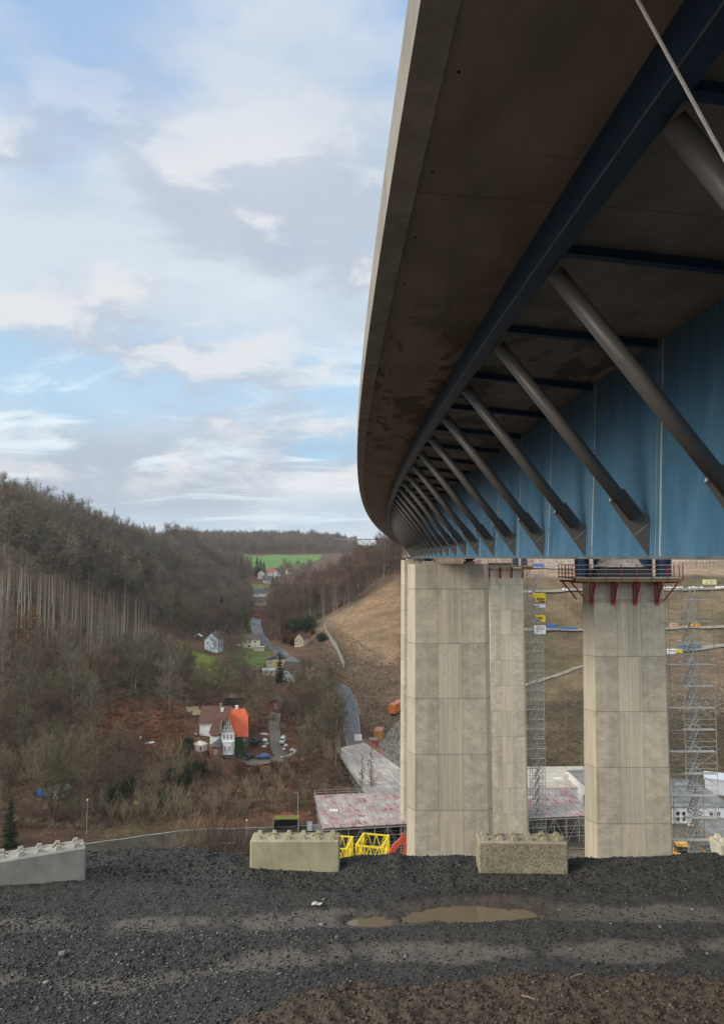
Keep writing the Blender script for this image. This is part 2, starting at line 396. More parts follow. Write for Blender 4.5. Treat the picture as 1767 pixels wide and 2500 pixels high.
M_pale = plain('pale_crushed_stone', (.25,.215,.17), .9, var=.3, sc=.6)
for name, pts, w in (('terrace_track', [(1150,1416),(1240,1412),(1310,1414),(1500,1411),(1640,1409),(1750,1408)], 4.5), ('terrace_track', [(1150,1332),(1200,1328),(1300,1324),(1500,1324),(1600,1322),(1750,1320)], 4.5),
    ('terrace_track', [(1150,1275),(1200,1274),(1260,1277),(1350,1281)], 4.0), ('footpath', [(1160,1545),(1220,1524),(1300,1496),(1330,1488)], 2.2), ('terrace_track', [(1490,1462),(1560,1458),(1640,1448),(1750,1438)], 5)):
    road(name, pts, w, M_pale, .3)
# ================================================================== FOREGROUND HAUL ROAD
ZR = -8.38
RX1, RY1 = [-13,-8,-4.6,-.5,2.5,6.2,14], [15.6,16.2,17.1,17.7,17.95,18.0,17.9]
RX2, RY2 = [-13,-4.5,-2.4,1,4.8,14], [13.6,14.8,15.8,16.3,16.2,16.6]
def road_h(X, Y, fine=True):
    z = np.full(X.shape, ZR)
    z += .0085*np.clip(-X, 0, 13)**2                      # climbs a little to the left
    # ruts along the road
    z += -.07*np.exp(-((Y-np.interp(X, RX1, RY1))/.55)**2)-.07*np.exp(-((Y-np.interp(X, RX2, RY2))/.5)**2)+.05*np.exp(-((Y-np.interp(X, RX1, RY1)+.9)/.4)**2)
    # berm on the valley side
    crest = 20.45+.15*np.sin(X*.7)-1.2*np.clip((-X-4.5)/4, 0, 1.2)
    bh = .25+.10*(fbm(X, Y, 1.6, 3, 21)-.5)*2
    bh = bh*(1-.45*np.exp(-((X-1.5)/1.0)**2)); bh += .12*np.exp(-((X-.95)/.25)**2)
    gap = np.clip(np.exp(-((X+1.8)/1.5)**8)+np.exp(-((X-4.35)/1.5)**8)+np.exp(-((X+8.3)/1.9)**8), 0, 1); z += bh*(1-.8*gap)*np.exp(-((Y-crest)/.75)**2)+.05*gap
    z -= np.clip(Y-crest-.5, 0, 9)*.9
    # brown earth bank on the near side
    edge = np.interp(X, [-14,-5,-3,-2.1,-1.2,0,3,7,14], [11.0,11.6,12.7,13.6,14.4,14.85,15.0,15.05,15.3]) + (fbm(X, Y, .9, 3, 61)-.5)*.5
    t = np.clip((edge-Y)/.35, 0, 1); z += t*t*(3-2*t)*.30 + np.clip(edge-.4-Y, 0, 6)*.10
    dirt = np.clip((edge-Y)/.12, 0, 1)
    if fine:
        z += (fbm(X, Y, .9, 4, 3)-.5)*.07 + (fbm(X, Y, .16, 3, 8)-.5)*.045*(1+1.6*dirt) + (fbm(X, Y, .42, 3, 15)-.5)*.17*dirt
    # puddle basins
    for (cx, cy, ax, ay, dp) in PUD: 
        z -= dp*np.exp(-((((X-cx)/ax)**2+((Y-cy)/ay)**2)*(.15+1.7*fbm(X, Y, .9, 4, 90)))**1.5)
    return z, dirt
def gz(px, py, z=ZR): p = atz(px, py, z); return p.x, p.y
_a = gz(1048, 2043, ZR-.1); _b = gz(812, 2069, ZR-.1)
PUD = [(_a[0]+.3, _a[1], 1.9, .5, .20), (_b[0], _b[1], .45, .24, .17)]
nx, ny = 700, 520
fx = np.linspace(-13.5, 14.5, nx); fy = np.linspace(10.6, 23.4, ny)
FX, FY = np.meshgrid(fx, fy); FZ, FD = road_h(FX, FY)
zp = ZR-.15
s = NT('gravel_road'); v = s.coord('World'); x, y, z = s.xyz(v)
dirt = s.xyz(s.n('ShaderNodeVertexColor', layer_name='soil').outputs[0])[0]
mud = s.xyz(s.n('ShaderNodeVertexColor', layer_name='soil').outputs[0])[1]
vo = s.voro(v, 26, out=1); vo2 = s.voro(v, 60, out=1); n = s.noise(v, 2.2, 5, .65); n2_ = s.noise(v, 30, 3, .7)
g = s.mix(s.xyz(vo)[0], (.0125,.0115,.011), (.088,.083,.077)); g = s.mix(s.ramp(s.xyz(vo2)[1], .6, 1, 0, .5), g, (.09,.087,.083)); g = s.mix(s.ramp(n, .40, .72, 0, .55), g, (.095,.090,.084))
mudc = s.mix(s.noise(v, 9, 5, .7), (.095,.083,.070), (.20,.175,.15)); g = s.mix(s.ramp(s.add(mud, s.mul(s.sub(n2_, .5), .5)), .35, .75), g, mudc)
dc = s.mix(s.noise(v, 7, 5, .75), (.045,.032,.024), (.15,.118,.088)); g = s.mix(dirt, g, dc)
wt = s.xyz(s.n('ShaderNodeVertexColor', layer_name='soil').outputs[0])[2]; g = s.mix(wt, g, s.mix(1, g, (.48,.45,.42), 'MULTIPLY'))
rough = s.sub(s.ramp(s.noise(v, 1.1, 4), .35, .7, .75, .98), s.mul(wt, .4))
M_gravel = s.out(g, rough, bump=s.add(s.mul(s.voro(v, 26, out=0), .6), s.mul(s.voro(v, 60, out=0), .3)), bs=.9, bd=.02, spec=.25)
lane = FY-.055*FX
m1 = np.exp(-((FY-np.interp(FX, RX1, RY1))/.55)**2)*(.75+.25*sm(FX,-7,-1.5))
m2 = np.exp(-((FY-np.interp(FX, RX2, RY2))/.5)**2)*(.6+.4*sm(FX,-5,0))
m3 = sm(FX, 6, 13)*.6*(FY < 19.5)
mudm = np.clip(np.maximum.reduce([m1*.95, m2*1.0, m3])*np.clip(-.45+2.7*fbm(FX, FY, 1.0, 5, 41), .05, 1.25), 0, 1)
for (cx, cy, ax, ay, dp) in PUD: mudm = np.maximum(mudm, .9*np.exp(-(((FX-cx)/(ax*1.35))**2+((FY-cy)/(ay*1.5))**2)**2))
wet = np.zeros_like(FX)
for (cx, cy, ax, ay, dp) in PUD: wet = np.maximum(wet, np.exp(-(((FX-cx)/(ax*1.25))**2+((FY-cy)/(ay*1.7))**2)**2))
wet = np.clip(np.maximum(wet, .8*np.clip((ZR-.085-FZ)/.04, 0, 1)*(FD < .3)), 0, 1)
cols = np.stack([FD, mudm, wet, FD*0+1], -1).reshape(-1, 4)
o = grid_mesh('haul_road', np.stack([FX.ravel(), FY.ravel(), FZ.ravel()], 1), nx, ny, M_gravel, cols); struct(o)
def rh(x, y): return np.asarray(road_h(np.atleast_1d(x).astype(float), np.atleast_1d(y).astype(float))[0])
# skirt under the road so that it has a body
m = MB(); m.box((-13.5, 10.7, -14), (14.5, 20.2, -9.2)); struct(m.build('road_embankment', plain('embankment_fill', (.06,.05,.04), .95)))
# water in the puddles
s = NT('muddy_water'); v = s.coord('World'); M_puddle = s.out(s.mix(s.noise(v, 1.5, 3), (.17,.13,.085), (.22,.17,.115)), .045, spec=.5)
for i, (cx, cy, ax, ay, dp) in enumerate(PUD):
    m = MB(); N_ = 40; m.add([(cx+ax*1.7*math.cos(2*PI*k/N_), cy+ay*1.7*math.sin(2*PI*k/N_), zp+(0 if i == 0 else .02)) for k in range(N_)], [tuple(range(N_))])
    struct(m.build('puddle', M_puddle, fix=False))
# loose stones: octahedral chips
rng = np.random.default_rng(11)
def stones(name, n, xr, yr, smin, smax, mat, tone, cond=None, flat=.6, fixed=None):
    X = rng.uniform(*xr, n*3); Y = rng.uniform(*yr, n*3)
    if cond is not None: k = cond(X, Y); X = X[k]; Y = Y[k]
    X = X[:n]; Y = Y[:n]; n = len(X)
    S = smin*(smax/smin)**(rng.random(n)**2.2); Zc = rh(X, Y)+S*.12
    base = np.array([(1,0,0),(.3,.95,0),(-.8,.5,0),(-.7,-.7,.0),(.4,-.9,0),(.15,.1,.75),(-.1,0,-.7)])
    F = [(0,1,5),(1,2,5),(2,3,5),(3,4,5),(4,0,5),(1,0,6),(2,1,6),(3,2,6),(4,3,6),(0,4,6)]
    P = base[None]*rng.uniform(.6, 1.3, (n,7,1))*np.stack([S, S*rng.uniform(.55,1,n), S*flat*rng.uniform(.6,1.2,n)], 1)[:, None]
    a = rng.uniform(0, 2*PI, n); b = rng.normal(0, .35, n); ca, sa, cb, sb = np.cos(a), np.sin(a), np.cos(b), np.sin(b)
    x, y, z = P[...,0], P[...,1], P[...,2]; x, z = x*cb[:,None]-z*sb[:,None], x*sb[:,None]+z*cb[:,None]
    P = np.stack([x*ca[:,None]-y*sa[:,None]+X[:,None], x*sa[:,None]+y*ca[:,None]+Y[:,None], z+Zc[:,None]], -1)
    Fs = (np.array(F)[None]+np.arange(n)[:,None,None]*7).reshape(-1,3)
    t = rng.uniform(0,1,n)**2; T = np.repeat((np.array(tone[0])[None]*(1-t[:,None])+np.array(tone[1])[None]*t[:,None]), 7, 0)
    o = raw_mesh(name, P.reshape(-1,3), Fs, mat, attr=np.concatenate([T, np.ones((len(T),1))], 1))
    return o
s = NT('stone_chips'); tn = s.n('ShaderNodeVertexColor', layer_name='tone').outputs[0]; M_chip = s.out(tn, .8, spec=.3)
dirtcond = lambda X, Y: road_h(X, Y, False)[1] > .5
gravcond = lambda X, Y: (road_h(X, Y, False)[1] < .3) & (rng.random(len(X)) < .25+.9*fbm(X, Y, 1.7, 3, 55)) & ((rng.random(len(X)) < .12) | ~((((X-PUD[0][0])/1.6)**2+((Y-PUD[0][1])/.45)**2) < 1))
struct(stones('gravel', 42000, (-12.5, 13.5), (11.2, 21.3), .010, .042, M_chip, ((.018,.0175,.0175),(.15,.145,.138)), gravcond), 'dark crushed stone spread over the haul road', 'stuff')
struct(stones('gravel', 15000, (-12.5, 1), (11.2, 17.0), .018, .055, M_chip, ((.022,.0215,.0215),(.20,.195,.185)), lambda X, Y: gravcond(X, Y) & (rng.random(len(X)) < np.clip((.5-X)/5, 0, 1)*(.25+1.3*fbm(X, Y, 1.3, 3, 99)))), 'coarse grey gravel at the near left of the haul road', 'stuff')
struct(stones('gravel', 9000, (-12.5, 13.5), (19.0, 21.3), .018, .06, M_chip, ((.014,.014,.015),(.09,.088,.085)), gravcond), 'dark rubble heaped in the low berm between the concrete blocks', 'stuff')
struct(stones('gravel', 320, (-12.5, 13.5), (11.4, 20.6), .04, .10, M_chip, ((.05,.05,.05),(.26,.25,.24)), gravcond, .5), 'larger pale stones lying singly on the gravel', 'stuff')
struct(stones('soil_clods', 34000, (-6, 14), (10.9, 15.9), .010, .055, M_chip, ((.042,.030,.022),(.17,.132,.10)), dirtcond, .8), 'crumbled brown earth on the near bank', 'stuff')
# single bigger stones one can point at
M_rock = plain('pale_rock', (.20,.19,.18), .85, var=.3, sc=9)
def rock(x, y, r, label):
    m = MB(); rings = []; rr = random.Random(int(x*99))
    for k in range(5):
        h = -.5+k*.27; w = math.sqrt(max(.05, 1-(h*1.1)**2)); rings.append([Vector((math.cos(a*PI/4)*w*rr.uniform(.75,1.15)*r, math.sin(a*PI/4)*w*rr.uniform(.55,.85)*r, h*r*.8)) for a in range(8)])
    m.sweep(rings); o = m.build('rock', M_rock, loc=(x, y, float(rh(x, y)[0])+r*.25)); o.rotation_euler = (0, .2, rr.uniform(0, 6)); tag(o, label, 'stone')
for px, py, r, lb in ((139,2180,.085,'pale angular stone lying in coarse gravel at the lower left'), (150,2217,.06,'small pale stone just below the angular pale stone in the gravel'), (755,2110,.055,'flat grey stone on the dark gravel below the litter scrap'), (850,2196,.06,'pale stone on the edge of the brown earth bank'), (1280,2128,.05,'small stone on the muddy rut right of the middle'),
                      (1050,2218,.05,'dark grey stone half sunk in the brown bank'), (930,2205,.06,'blue grey stone sitting in the brown earth bank'), (1590,2190,.05,'brownish stone near the right end of the earth bank')):
    x, y = gz(px, py, ZR+.3 if py > 2185 else ZR); rock(x, y, r, lb)
M_paper = plain('litter_paper', (.6,.58,.55), .8, var=.1)
m = MB(); x, y = gz(711, 2037); pz = float(rh(x, y)[0])
m.sweep([[Vector((-.13, -.04, .03)), Vector((-.05,-.06,.06)), Vector((.06,-.05,.03)), Vector((.12,-.03,.07))], [Vector((-.12,.06,.05)), Vector((-.04,.05,.08)), Vector((.05,.07,.04)), Vector((.13,.05,.05))]], closed=False, caps=False)
o = m.build('litter', M_paper, loc=(x, y, pz+.02), fix=False); md = o.modifiers.new('t', 'SOLIDIFY'); md.thickness = .006; tag(o, 'crumpled scrap of white and brown packaging lying on the gravel road', 'litter')
for px, py, a, lb in ((1293,2203,.3,'short pale stick lying on the brown bank'), (905,2197,1.2,'thin splinter of wood on the bank at the middle'), (1185,2258,-.6,'pale twig low on the brown bank')):
    x, y = gz(px, py, ZR+.25); z0 = float(rh(x, y)[0])+.03; m = MB(); m.path([(-.13,0,0),(-.02,.012,.01),(.12,-.01,.02)], [.011,.012,.007], 6); o = m.build('stick', plain('dry_wood', (.36,.27,.18), .8), loc=(x, y, z0)); o.rotation_euler = (0,0,a); tag(o, lb, 'stick')
# interlocking concrete blocks
def block_mat(name, c1, c2, spots):
    s = NT(name); v = s.coord('Object'); n = s.noise(v, 1.6, 6, .65); n2_ = s.noise(s.scale(v, (3,3,.5)), 2.2, 4)
    c = s.mix(s.ramp(n, .3, .7), c1, c2); c = s.mix(s.ramp(n2_, .5, .8, 0, .5), c, tuple(k*.6 for k in c1))
    if spots:
        sp = s.noise(v, 26, 4, .7); up = s.xyz(s.n('ShaderNodeNewGeometry').outputs['Normal'])[2]
        msk = s.mul(s.ramp(sp, .47, .56), s.ramp(up, .2, .6, 1, .1)); c = s.mix(s.mul(msk, .62), c, (.05,.04,.025))
    return s.out(c, .85, bump=s.noise(v, 22, 4, .7), bs=.35, bd=.01)
M_bl = [block_mat('grey_block_concrete', (.30,.285,.245), (.43,.41,.36), False), block_mat('beige_block_concrete', (.34,.305,.19), (.47,.43,.29), False), block_mat('speckled_block_concrete', (.31,.27,.18), (.44,.39,.28), True), block_mat('pale_block_concrete', (.48,.45,.34), (.60,.57,.46), False)]
def cblock(label, x, y, z, rz, mat, L=2.4, D=.62, H=.84, nst=6, tilt=0):
    t = thing('concrete_block', label, 'concrete block', (x, y, z), rz, 'interlocking concrete blocks along the road edge')
    t.rotation_euler = (0, tilt, rz)
    m = MB(); m.bevbox((-L/2,-D/2,0), (L/2,D/2,H), .035); m.build('body', mat, t)
    st = MB(); 
    for i in range(nst):
        for jy in (-.16, .16):
            cx = -L/2+L*(i+.5)/nst; a, b, h = .085, .045, .095
            st.hull([Vector((cx+sx*a, jy+sy*a, H-.004)) for sx, sy in ((-1,-1),(1,-1),(1,1),(-1,1))], [Vector((cx+sx*b, jy+sy*b, H+h)) for sx, sy in ((-1,-1),(1,-1),(1,1),(-1,1))])
            o = st.build('stud', mat, t); st = MB()
    for cx in (-L/4, L/4):
        pts = [(cx+.13*math.cos(a), .10*math.sin(a)*.6, H+.012+.035*max(0, math.sin(a))) for a in [k*PI/6 for k in range(7)]]
        MB().path(pts, .012, 5).build('lifting_loop', plain('rusty_steel', (.16,.09,.05), .8), t)
    return t
def place_front(x0, x1, yb, y_depth, z):     # block whose front lower edge spans picture x0..x1
    a = at(x0, yb, y_depth); b = at(x1, yb, y_depth); return (a.x+b.x)/2, b.x-a.x
cx, w = place_front(560, 761, 1956, 20.0, 0)
cblock('smooth beige concrete block standing between the middle gravel berms, algae stains on its face', cx, 20.0+.31, -8.32, R(0), M_bl[1], L=w)
cx, w = place_front(1075, 1274, 1958, 19.95, 0)
cblock('dark speckled concrete block in front of the pale stair tower', cx, 19.95+.33, -8.34, R(-2), M_bl[2], L=w, D=.66)
cblock('grey concrete block cut by the left edge of the photo, pale drip at its corner', -7.92-.14, 18.14+.28, -7.98, R(26), M_bl[0], L=2.5)
cblock('pale concrete block at the right edge, leaning, with its bright end face showing', 11.05, 20.95, -8.5, R(1), M_bl[3], L=2.45, D=.64, H=.86, tilt=R(-8))
# abutment the picture was taken from
s = NT('abutment_concrete'); v = s.coord('World'); M_abut = s.out(s.mix(s.noise(v, .8, 5), (.22,.20,.17), (.36,.33,.28)), .85)
m = MB(); m.box((-3.5,-16,-14), (17,1.6,-1.7)); tag(m.build('bridge_abutment', M_abut), 'concrete bridge abutment under the near end of the deck, below the viewpoint', 'abutment')
# ================================================================== BRIDGE
def E(Y):
    if Y > 238: d = Y-238; return 8.98+.065*d+1.3e-4*d*d
    if Y < 7: return .65-.042*(Y-7)
    return -1.00696052e-06*Y**3+6.08864363e-04*Y**2-5.40752670e-02*Y+.994962319
def tang(Y):
    d = (E(Y+1)-E(Y-1))/2; return Vector((d, 1, 0)).normalized()
def BP(o, z, Y):   # point at offset o right of the deck edge
    t = tang(Y); return Vector((E(Y)+o*t.y, Y-o*t.x, z))
YS = [-14+k*3.0 for k in range(int(440/3))]
br = thing('road_bridge', 'curved motorway bridge with grey deck slab, blue steel box girder and slanting grey struts', 'bridge', (0,0,0))
def sweep_o(name, prof, mat, ys=YS, smooth=False):
    m = MB(); m.sweep([[BP(o, z, y) for o, z in prof] for y in ys]); return m.build(name, mat, br, smooth=smooth)
s = NT('deck_concrete'); v = s.coord('World'); x, y, z = s.xyz(v)
n = s.noise(s.scale(v, (1,.45,1)), .9, 5, .6); n2_ = s.noise(v, .35, 4, .6, .8)
c = s.mix(s.ramp(n, .3, .7), (.205,.18,.148), (.30,.265,.215)); 
wet = s.mul(s.ramp(s.noise(s.scale(v, (1.2,.55,1)), .8, 4, .55, .6), .50, .56), s.mul(s.ramp(y, 14, 22), s.ramp(y, 34, 48, 1, 0)))
c = s.mix(s.mul(wet, .75), c, (.075,.058,.044))
yy = s.math('FRACT', s.mul(y, 1/4.7)); ln = s.ramp(s.math('ABSOLUTE', s.sub(yy, .5)), .0, .006, 1, 0)
c = s.mix(s.mul(ln, .55), c, (.05,.04,.03)); streak = s.ramp(s.noise(s.scale(v, (.35,5,1)), 1.2, 4, .7), .55, .75); c = s.mix(s.mul(streak, .45), c, (.09,.07,.055))
M_deck = s.out(c, .85, bump=n, bs=.15, bd=.03, spec=.2)
s = NT('cap_concrete'); v = s.coord('World'); x, y, z = s.xyz(v); n = s.noise(v, 1.1, 5, .6); yy = s.math('FRACT', s.mul(y, 1/5.0)); ln = s.ramp(s.math('ABSOLUTE', s.sub(yy, .5)), 0, .004, 1, 0)
c = s.mix(s.ramp(n, .3, .7), (.24,.22,.185), (.36,.34,.29)); c = s.mix(s.mul(ln, .7), c, (.08,.07,.06)); M_cap = s.out(c, .8, bump=n, bs=.1)
# slab: soffit outside the beam, dropping towards the girder
sweep_o('deck_slab', [(.12,6.02),(.46,5.985),(2.72,5.80),(3.05,5.78),(7.05,5.41),(7.2,5.36),(11.2,5.2),(11.3,5.26),(15.2,5.35),(17.9,5.2),(17.9,5.55),(9,6.25),(.12,6.6)], M_deck)
sweep_o('edge_cap', [(0,5.93),(.43,5.93),(.43,5.985),(.12,6.02),(.12,6.6),(.95,6.56),(.95,6.8),(0,6.88)], M_cap)
sweep_o('edge_cap', [(18.0,5.1),(17.6,5.1),(17.6,5.2),(17.9,5.2),(17.9,5.55),(17.2,5.6),(17.2,5.85),(18.0,5.85)], M_cap)
s = NT('blue_girder_paint'); v = s.coord('World'); x, y, z = s.xyz(v); n = s.noise(s.scale(v, (1,1,.25)), 1.3, 4, .6); n2_ = s.noise(v, .5, 3)
c = s.mix(s.ramp(n, .3, .7), (.045,.125,.21), (.072,.175,.275)); 
k = s.sub(y, s.mul(z, .05)); fy_ = s.mul(s.math('FRACT', s.mul(s.add(k, -7.62), 1/4.7)), 4.7)
wob = s.noise(s.scale(v, (0,.4,1.2)), 1.5, 3)
l1 = s.ramp(s.math('ABSOLUTE', s.sub(fy_, s.add(.35, s.mul(wob, .08)))), .025, .06, 1, 0); l2 = s.ramp(s.math('ABSOLUTE', s.sub(fy_, s.add(.62, s.mul(wob, .05)))), .006, .018, 1, 0)
chip = s.ramp(s.noise(s.scale(v, (1,1,.8)), 1.1, 4, .7), .36, .46)
c = s.mix(s.mul(s.math('MAXIMUM', s.mul(l1, chip), s.mul(l2, .6)), .75), c, (.48,.46,.36))
drip = s.mul(s.ramp(s.noise(s.scale(v, (1,9,.25)), 1.0, 3, .6), .62, .72), .25); c = s.mix(drip, c, (.25,.36,.42))
hl = s.ramp(s.math('ABSOLUTE', s.sub(z, 2.95)), .008, .022, 1, 0); c = s.mix(s.mul(hl, .35), c, (.03,.10,.17))
M_blue = s.out(c, .6, spec=.22)
s = NT('dark_blue_beam_paint'); v = s.coord('World'); n = s.noise(v, 1.2, 4); M_beam = s.out(s.mix(n, (.010,.040,.085), (.018,.058,.115)), .55, spec=.3)
sweep_o('girder_web', [(6.77,.03),(7.10,5.35),(7.15,5.35),(6.82,.03)], M_blue)
sweep_o('girder_web', [(11.3,.03),(11.0,5.25),(11.05,5.25),(11.35,.03)], M_blue)
sweep_o('bottom_flange', [(6.55,-.045),(11.5,-.045),(11.5,.03),(6.55,.03)], plain('flange_grey_paint', (.11,.13,.14), .5))
sweep_o('longitudinal_beam', [(2.72,5.82),(2.72,5.2),(3.07,5.2),(3.07,5.82)], M_beam)
sweep_o('edge_weld', [(2.705,5.195),(2.73,5.185),(2.745,5.198),(2.72,5.21)], plain('seam_paint', (.10,.13,.16), .5))
m = MB(); m.v
s = NT('grey_strut_paint'); v = s.coord('World'); n = s.noise(v, 1.0, 4, .6); M_strut = s.out(s.mix(n, (.105,.096,.09), (.14,.129,.12)), .45, metal=.1)
M_weld = plain('weld_seam', (.42,.42,.40), .6)
for k in range(-4, 86):
    Y = 8.4+4.7*k; g = MB()
    # frame of axes across the bridge here
    t = tang(Y); n_ = Vector((t.y, -t.x, 0))
    P = lambda o, z, d=0: BP(o, z, Y)+t*d
    top = P(3.18, 5.17); bot = P(6.44, 1.0)
    m = MB(); m.tube(top+(top-bot)*.01, bot, .168, n=20 if k < 16 else 10)
    st = m.build('strut', M_strut, br, smooth=False)
    for p in st.data.polygons: p.use_smooth = len(p.vertices) == 4
    poly = [(6.62,.035),(6.67,.83),(6.12,1.60),(5.98,1.50),(5.62,1.22),(5.72,1.30)]
    poly = [(6.60,.035),(6.665,.84),(6.13,1.58),(6.07,1.56),(5.98,1.62),(5.60,1.36),(5.68,1.26),(5.72,1.24)]
    poly = [(6.60,.035),(6.665,.84),(6.10,1.62),(5.66,1.29)]
    A = [P(o, z, -.02) for o, z in poly]; B = [P(o, z, .02) for o, z in poly]
    # plate: from the web foot up past the tube on both sides
    d = (top-bot).normalized(); side = n_*d.z-Vector((0,0,1))*d.dot(n_) ; side.normalize()
    e = bot+d*.60
    ring = [P(6.76,.035), P(6.825,.88), P(6.19,1.70), P(5.82,1.38)]
    gp = MB(); gp.hull([p-t*.02 for p in ring], [p+t*.02 for p in ring]); gpl = gp.build('gusset_plate', M_strut, st)
    if k < 14:
        w_ = MB(); a_ = ring[0].lerp(ring[1], .97); b_ = ring[0].lerp(ring[3], .37); w_.bar(a_-t*.024, b_-t*.024, .012, .008, up=t); w_.build('weld_line', M_weld, gpl)
        hd = MB(); hd.bar(ring[3]-d*.02-t*.035, ring[3]+d*.02+side*.05-t*.035, .03, .05, up=t); hd.build('plate_end', M_weld, gpl)
    cb = MB(); 
    ring0 = [P(3.06,5.80,-.02), P(3.06,5.60,-.02), P(7.10,5.21,-.02), P(7.09,5.42,-.02)]; cb.hull(ring0, [p+t*.04 for p in ring0])
    fl = [P(3.06,5.60,-.10), P(3.06,5.575,-.10), P(7.10,5.185,-.10), P(7.10,5.21,-.10)]; cb.hull(fl, [p+t*.20 for p in fl])
    cb.build('cross_beam', M_beam, br)
ho = MB()
for k in range(26):
    for o in (.62,):
        Y = 4.0+2.35*k; c0 = BP(o, 5.955, Y); ho.tube(c0, c0+Vector((0,0,.05)), .022, n=8)
ho.build('drip_hole', plain('painted_hole_shade', (.02,.018,.016), .9), br)  # near-black discs: the shade inside the holes is put into the colour
# steel rope running down from the deck
s = NT('galvanised_rope'); v = s.coord('Object'); M_rope = s.out(s.mix(s.noise(v, 12, 3), (.16,.155,.15), (.34,.33,.31)), .5, metal=.3)
pa = at(1395,-62,6.3); pb = at(1680,460,5.3); d = pb-pa
m = MB(); ax = d.normalized(); a_ = ax.orthogonal().normalized(); b_ = ax.cross(a_)
p0 = pa; k = (5.05-pa.z)/ax.z; p1 = pa+ax*16
for st_ in range(3):
    rings = []
    for i in range(501):
        u = i/500; q = pa-ax*.8+(p1-pa+ax*.8)*u; th = u*900+st_*2*PI/3; cc = q+(a_*math.cos(th)+b_*math.sin(th))*.006
        rings.append([cc+(a_*math.cos(w)+b_*math.sin(w))*.0125 for w in [j*PI/3 for j in range(6)]])
    m.sweep(rings)
tag(m.build('steel_rope', M_rope), 'taut grey twisted steel rope slanting down across the upper right corner', 'rope')
# ================================================================== PIERS
def pier_mat(name, tint=1.0, warm=0.0):
    s = NT(name); v = s.coord('Object'); x, y, z = s.xyz(v)
    lift = s.math('FLOOR', s.mul(s.add(z, 400), 1/5.03)); fz = s.mul(s.math('FRACT', s.mul(s.add(z, 400), 1/5.03)), 5.03)
    side = s.ramp(s.math('ABSOLUTE', x), 1.08, 1.12); pan = s.math('FLOOR', s.mul(s.add(x, 100), 1/.96))
    rv = s.white(s.add(s.mul(lift, 3.17), s.mul(pan, 7.3)))
    n = s.noise(s.vadd(s.scale(v, (1,1,1.3)), (3,1,7)), .9, 5, .62); nb = s.noise(s.scale(v, (.8,.8,4.0)), 1.4, 4, .7); nv = s.noise(s.scale(v, (5.5,5.5,.16)), 1.0, 4, .65)
    t_ = tint
    cs = s.mix(s.ramp(n, .3, .72), (.385*t_,.35*t_,.285*t_), (.525*t_,.48*t_,.395*t_)); cs = s.mix(s.ramp(nb, .50, .78, 0, .6), cs, (.30*t_,.27*t_,.215*t_))
    cm = s.mix(s.ramp(nv, .35, .7), (.43*t_,.39*t_,.31*t_), (.55*t_,.505*t_,.41*t_)); c = s.mix(side, cm, cs)
    nrm = s.xyz(s.n('ShaderNodeNewGeometry').outputs['Normal']); fr = s.ramp(s.math('ABSOLUTE', nrm[1]), .9, .97)
    c = s.mix(fr, cm, c)
    c = s.mix(1, c, s.mix(rv, (.88,.88,.88), (1.1,1.09,1.07)), 'MULTIPLY')
    j1 = s.ramp(s.math('ABSOLUTE', s.sub(fz, .06)), .025, .055, 1, 0)
    vj = s.mul(s.ramp(s.math('ABSOLUTE', s.sub(s.math('ABSOLUTE', x), 1.1)), .02, .045, 1, 0), fr)
    vj2 = s.mul(s.mul(s.ramp(s.math('ABSOLUTE', s.sub(s.math('ABSOLUTE', x), 2.15)), .015, .035, 1, 0), fr), .35)
    j = s.math('MAXIMUM', s.math('MAXIMUM', j1, s.mul(vj, .75)), vj2)
    hx = s.sub(s.mul(s.math('FRACT', s.mul(s.add(s.math('ABSOLUTE', x), .12), 1/1.15)), 1.15), .575); hz_ = s.sub(s.mul(s.math('FRACT', s.mul(fz, 1/1.6)), 1.6), .8)
    dd = s.math('SQRT', s.add(s.mul(hx, hx), s.mul(hz_, hz_))); hole = s.mul(s.ramp(dd, .035, .065, 1, 0), fr)
    stain = s.mul(s.ramp(fz, 3.6, 5.0), s.ramp(s.noise(s.scale(v, (1.2,1.2,.5)), 1.1, 4), .5, .7)); c = s.mix(s.mul(stain, .35), c, (.15,.135,.11))
    c = s.mix(s.math('MAXIMUM', s.mul(j, .48), s.mul(hole, .7)), c, (.085,.072,.058))
    return s.out(c, .85, bump=s.sub(n, s.mul(j, 2)), bs=.15, bd=.04, spec=.2)
M_p1 = pier_mat('pier_concrete', 1.0); M_p2 = pier_mat('pier_concrete_pale', 1.08)
def pier(label, xc, yc, ztop, zj, mat, w=7.6, dep=2.6, zbot=-66, parts=True):
    zo = zj   # object origin lies on a lift joint
    t = thing('bridge_pier', label, 'bridge pier', (xc, yc, zo), 0, 'tall concrete bridge piers')
    def ring(z, grow):
        hx = w/2+grow; hy = dep/2+grow; cx = .62; cy = 1.15
        return [Vector(p) for p in ((-hx+cx,-hy,z),(hx-cx,-hy,z),(hx,-hy+cy,z),(hx,hy-cy,z),(hx-cx,hy,z),(-hx+cx,hy,z),(-hx,hy-cy,z),(-hx,-hy+cy,z))]
    m = MB(); m.hull(ring(zbot-zo, .45), ring(ztop-zo, 0)); m.build('shaft', mat, t)
    return t
PA = pier('near left pier under the blue girder, its wide face streaked grey', 8.15, 70.3, -.62, -5.40, M_p1)
PB = pier('near right pier carrying the red railed working platform', 24.75, 70.3, -2.1, -6.58, M_p1)
PC = pier('far pier left of the pale stair tower, small red brackets at its top', 29.1, 151.3, -2.2, -8.0, M_p2, w=7.5)
PD = pier('far pier mostly hidden behind the left edge of the near left pier', 11.75, 151.3, -.5, -3.0, M_p2, w=7.5)
for YY in (238, 322): pier('slender pier further along the curve behind the near ones' if YY == 238 else 'farthest pier of the curve near the opposite slope', E(YY)+8.9, YY, -.5, -4, M_p2)
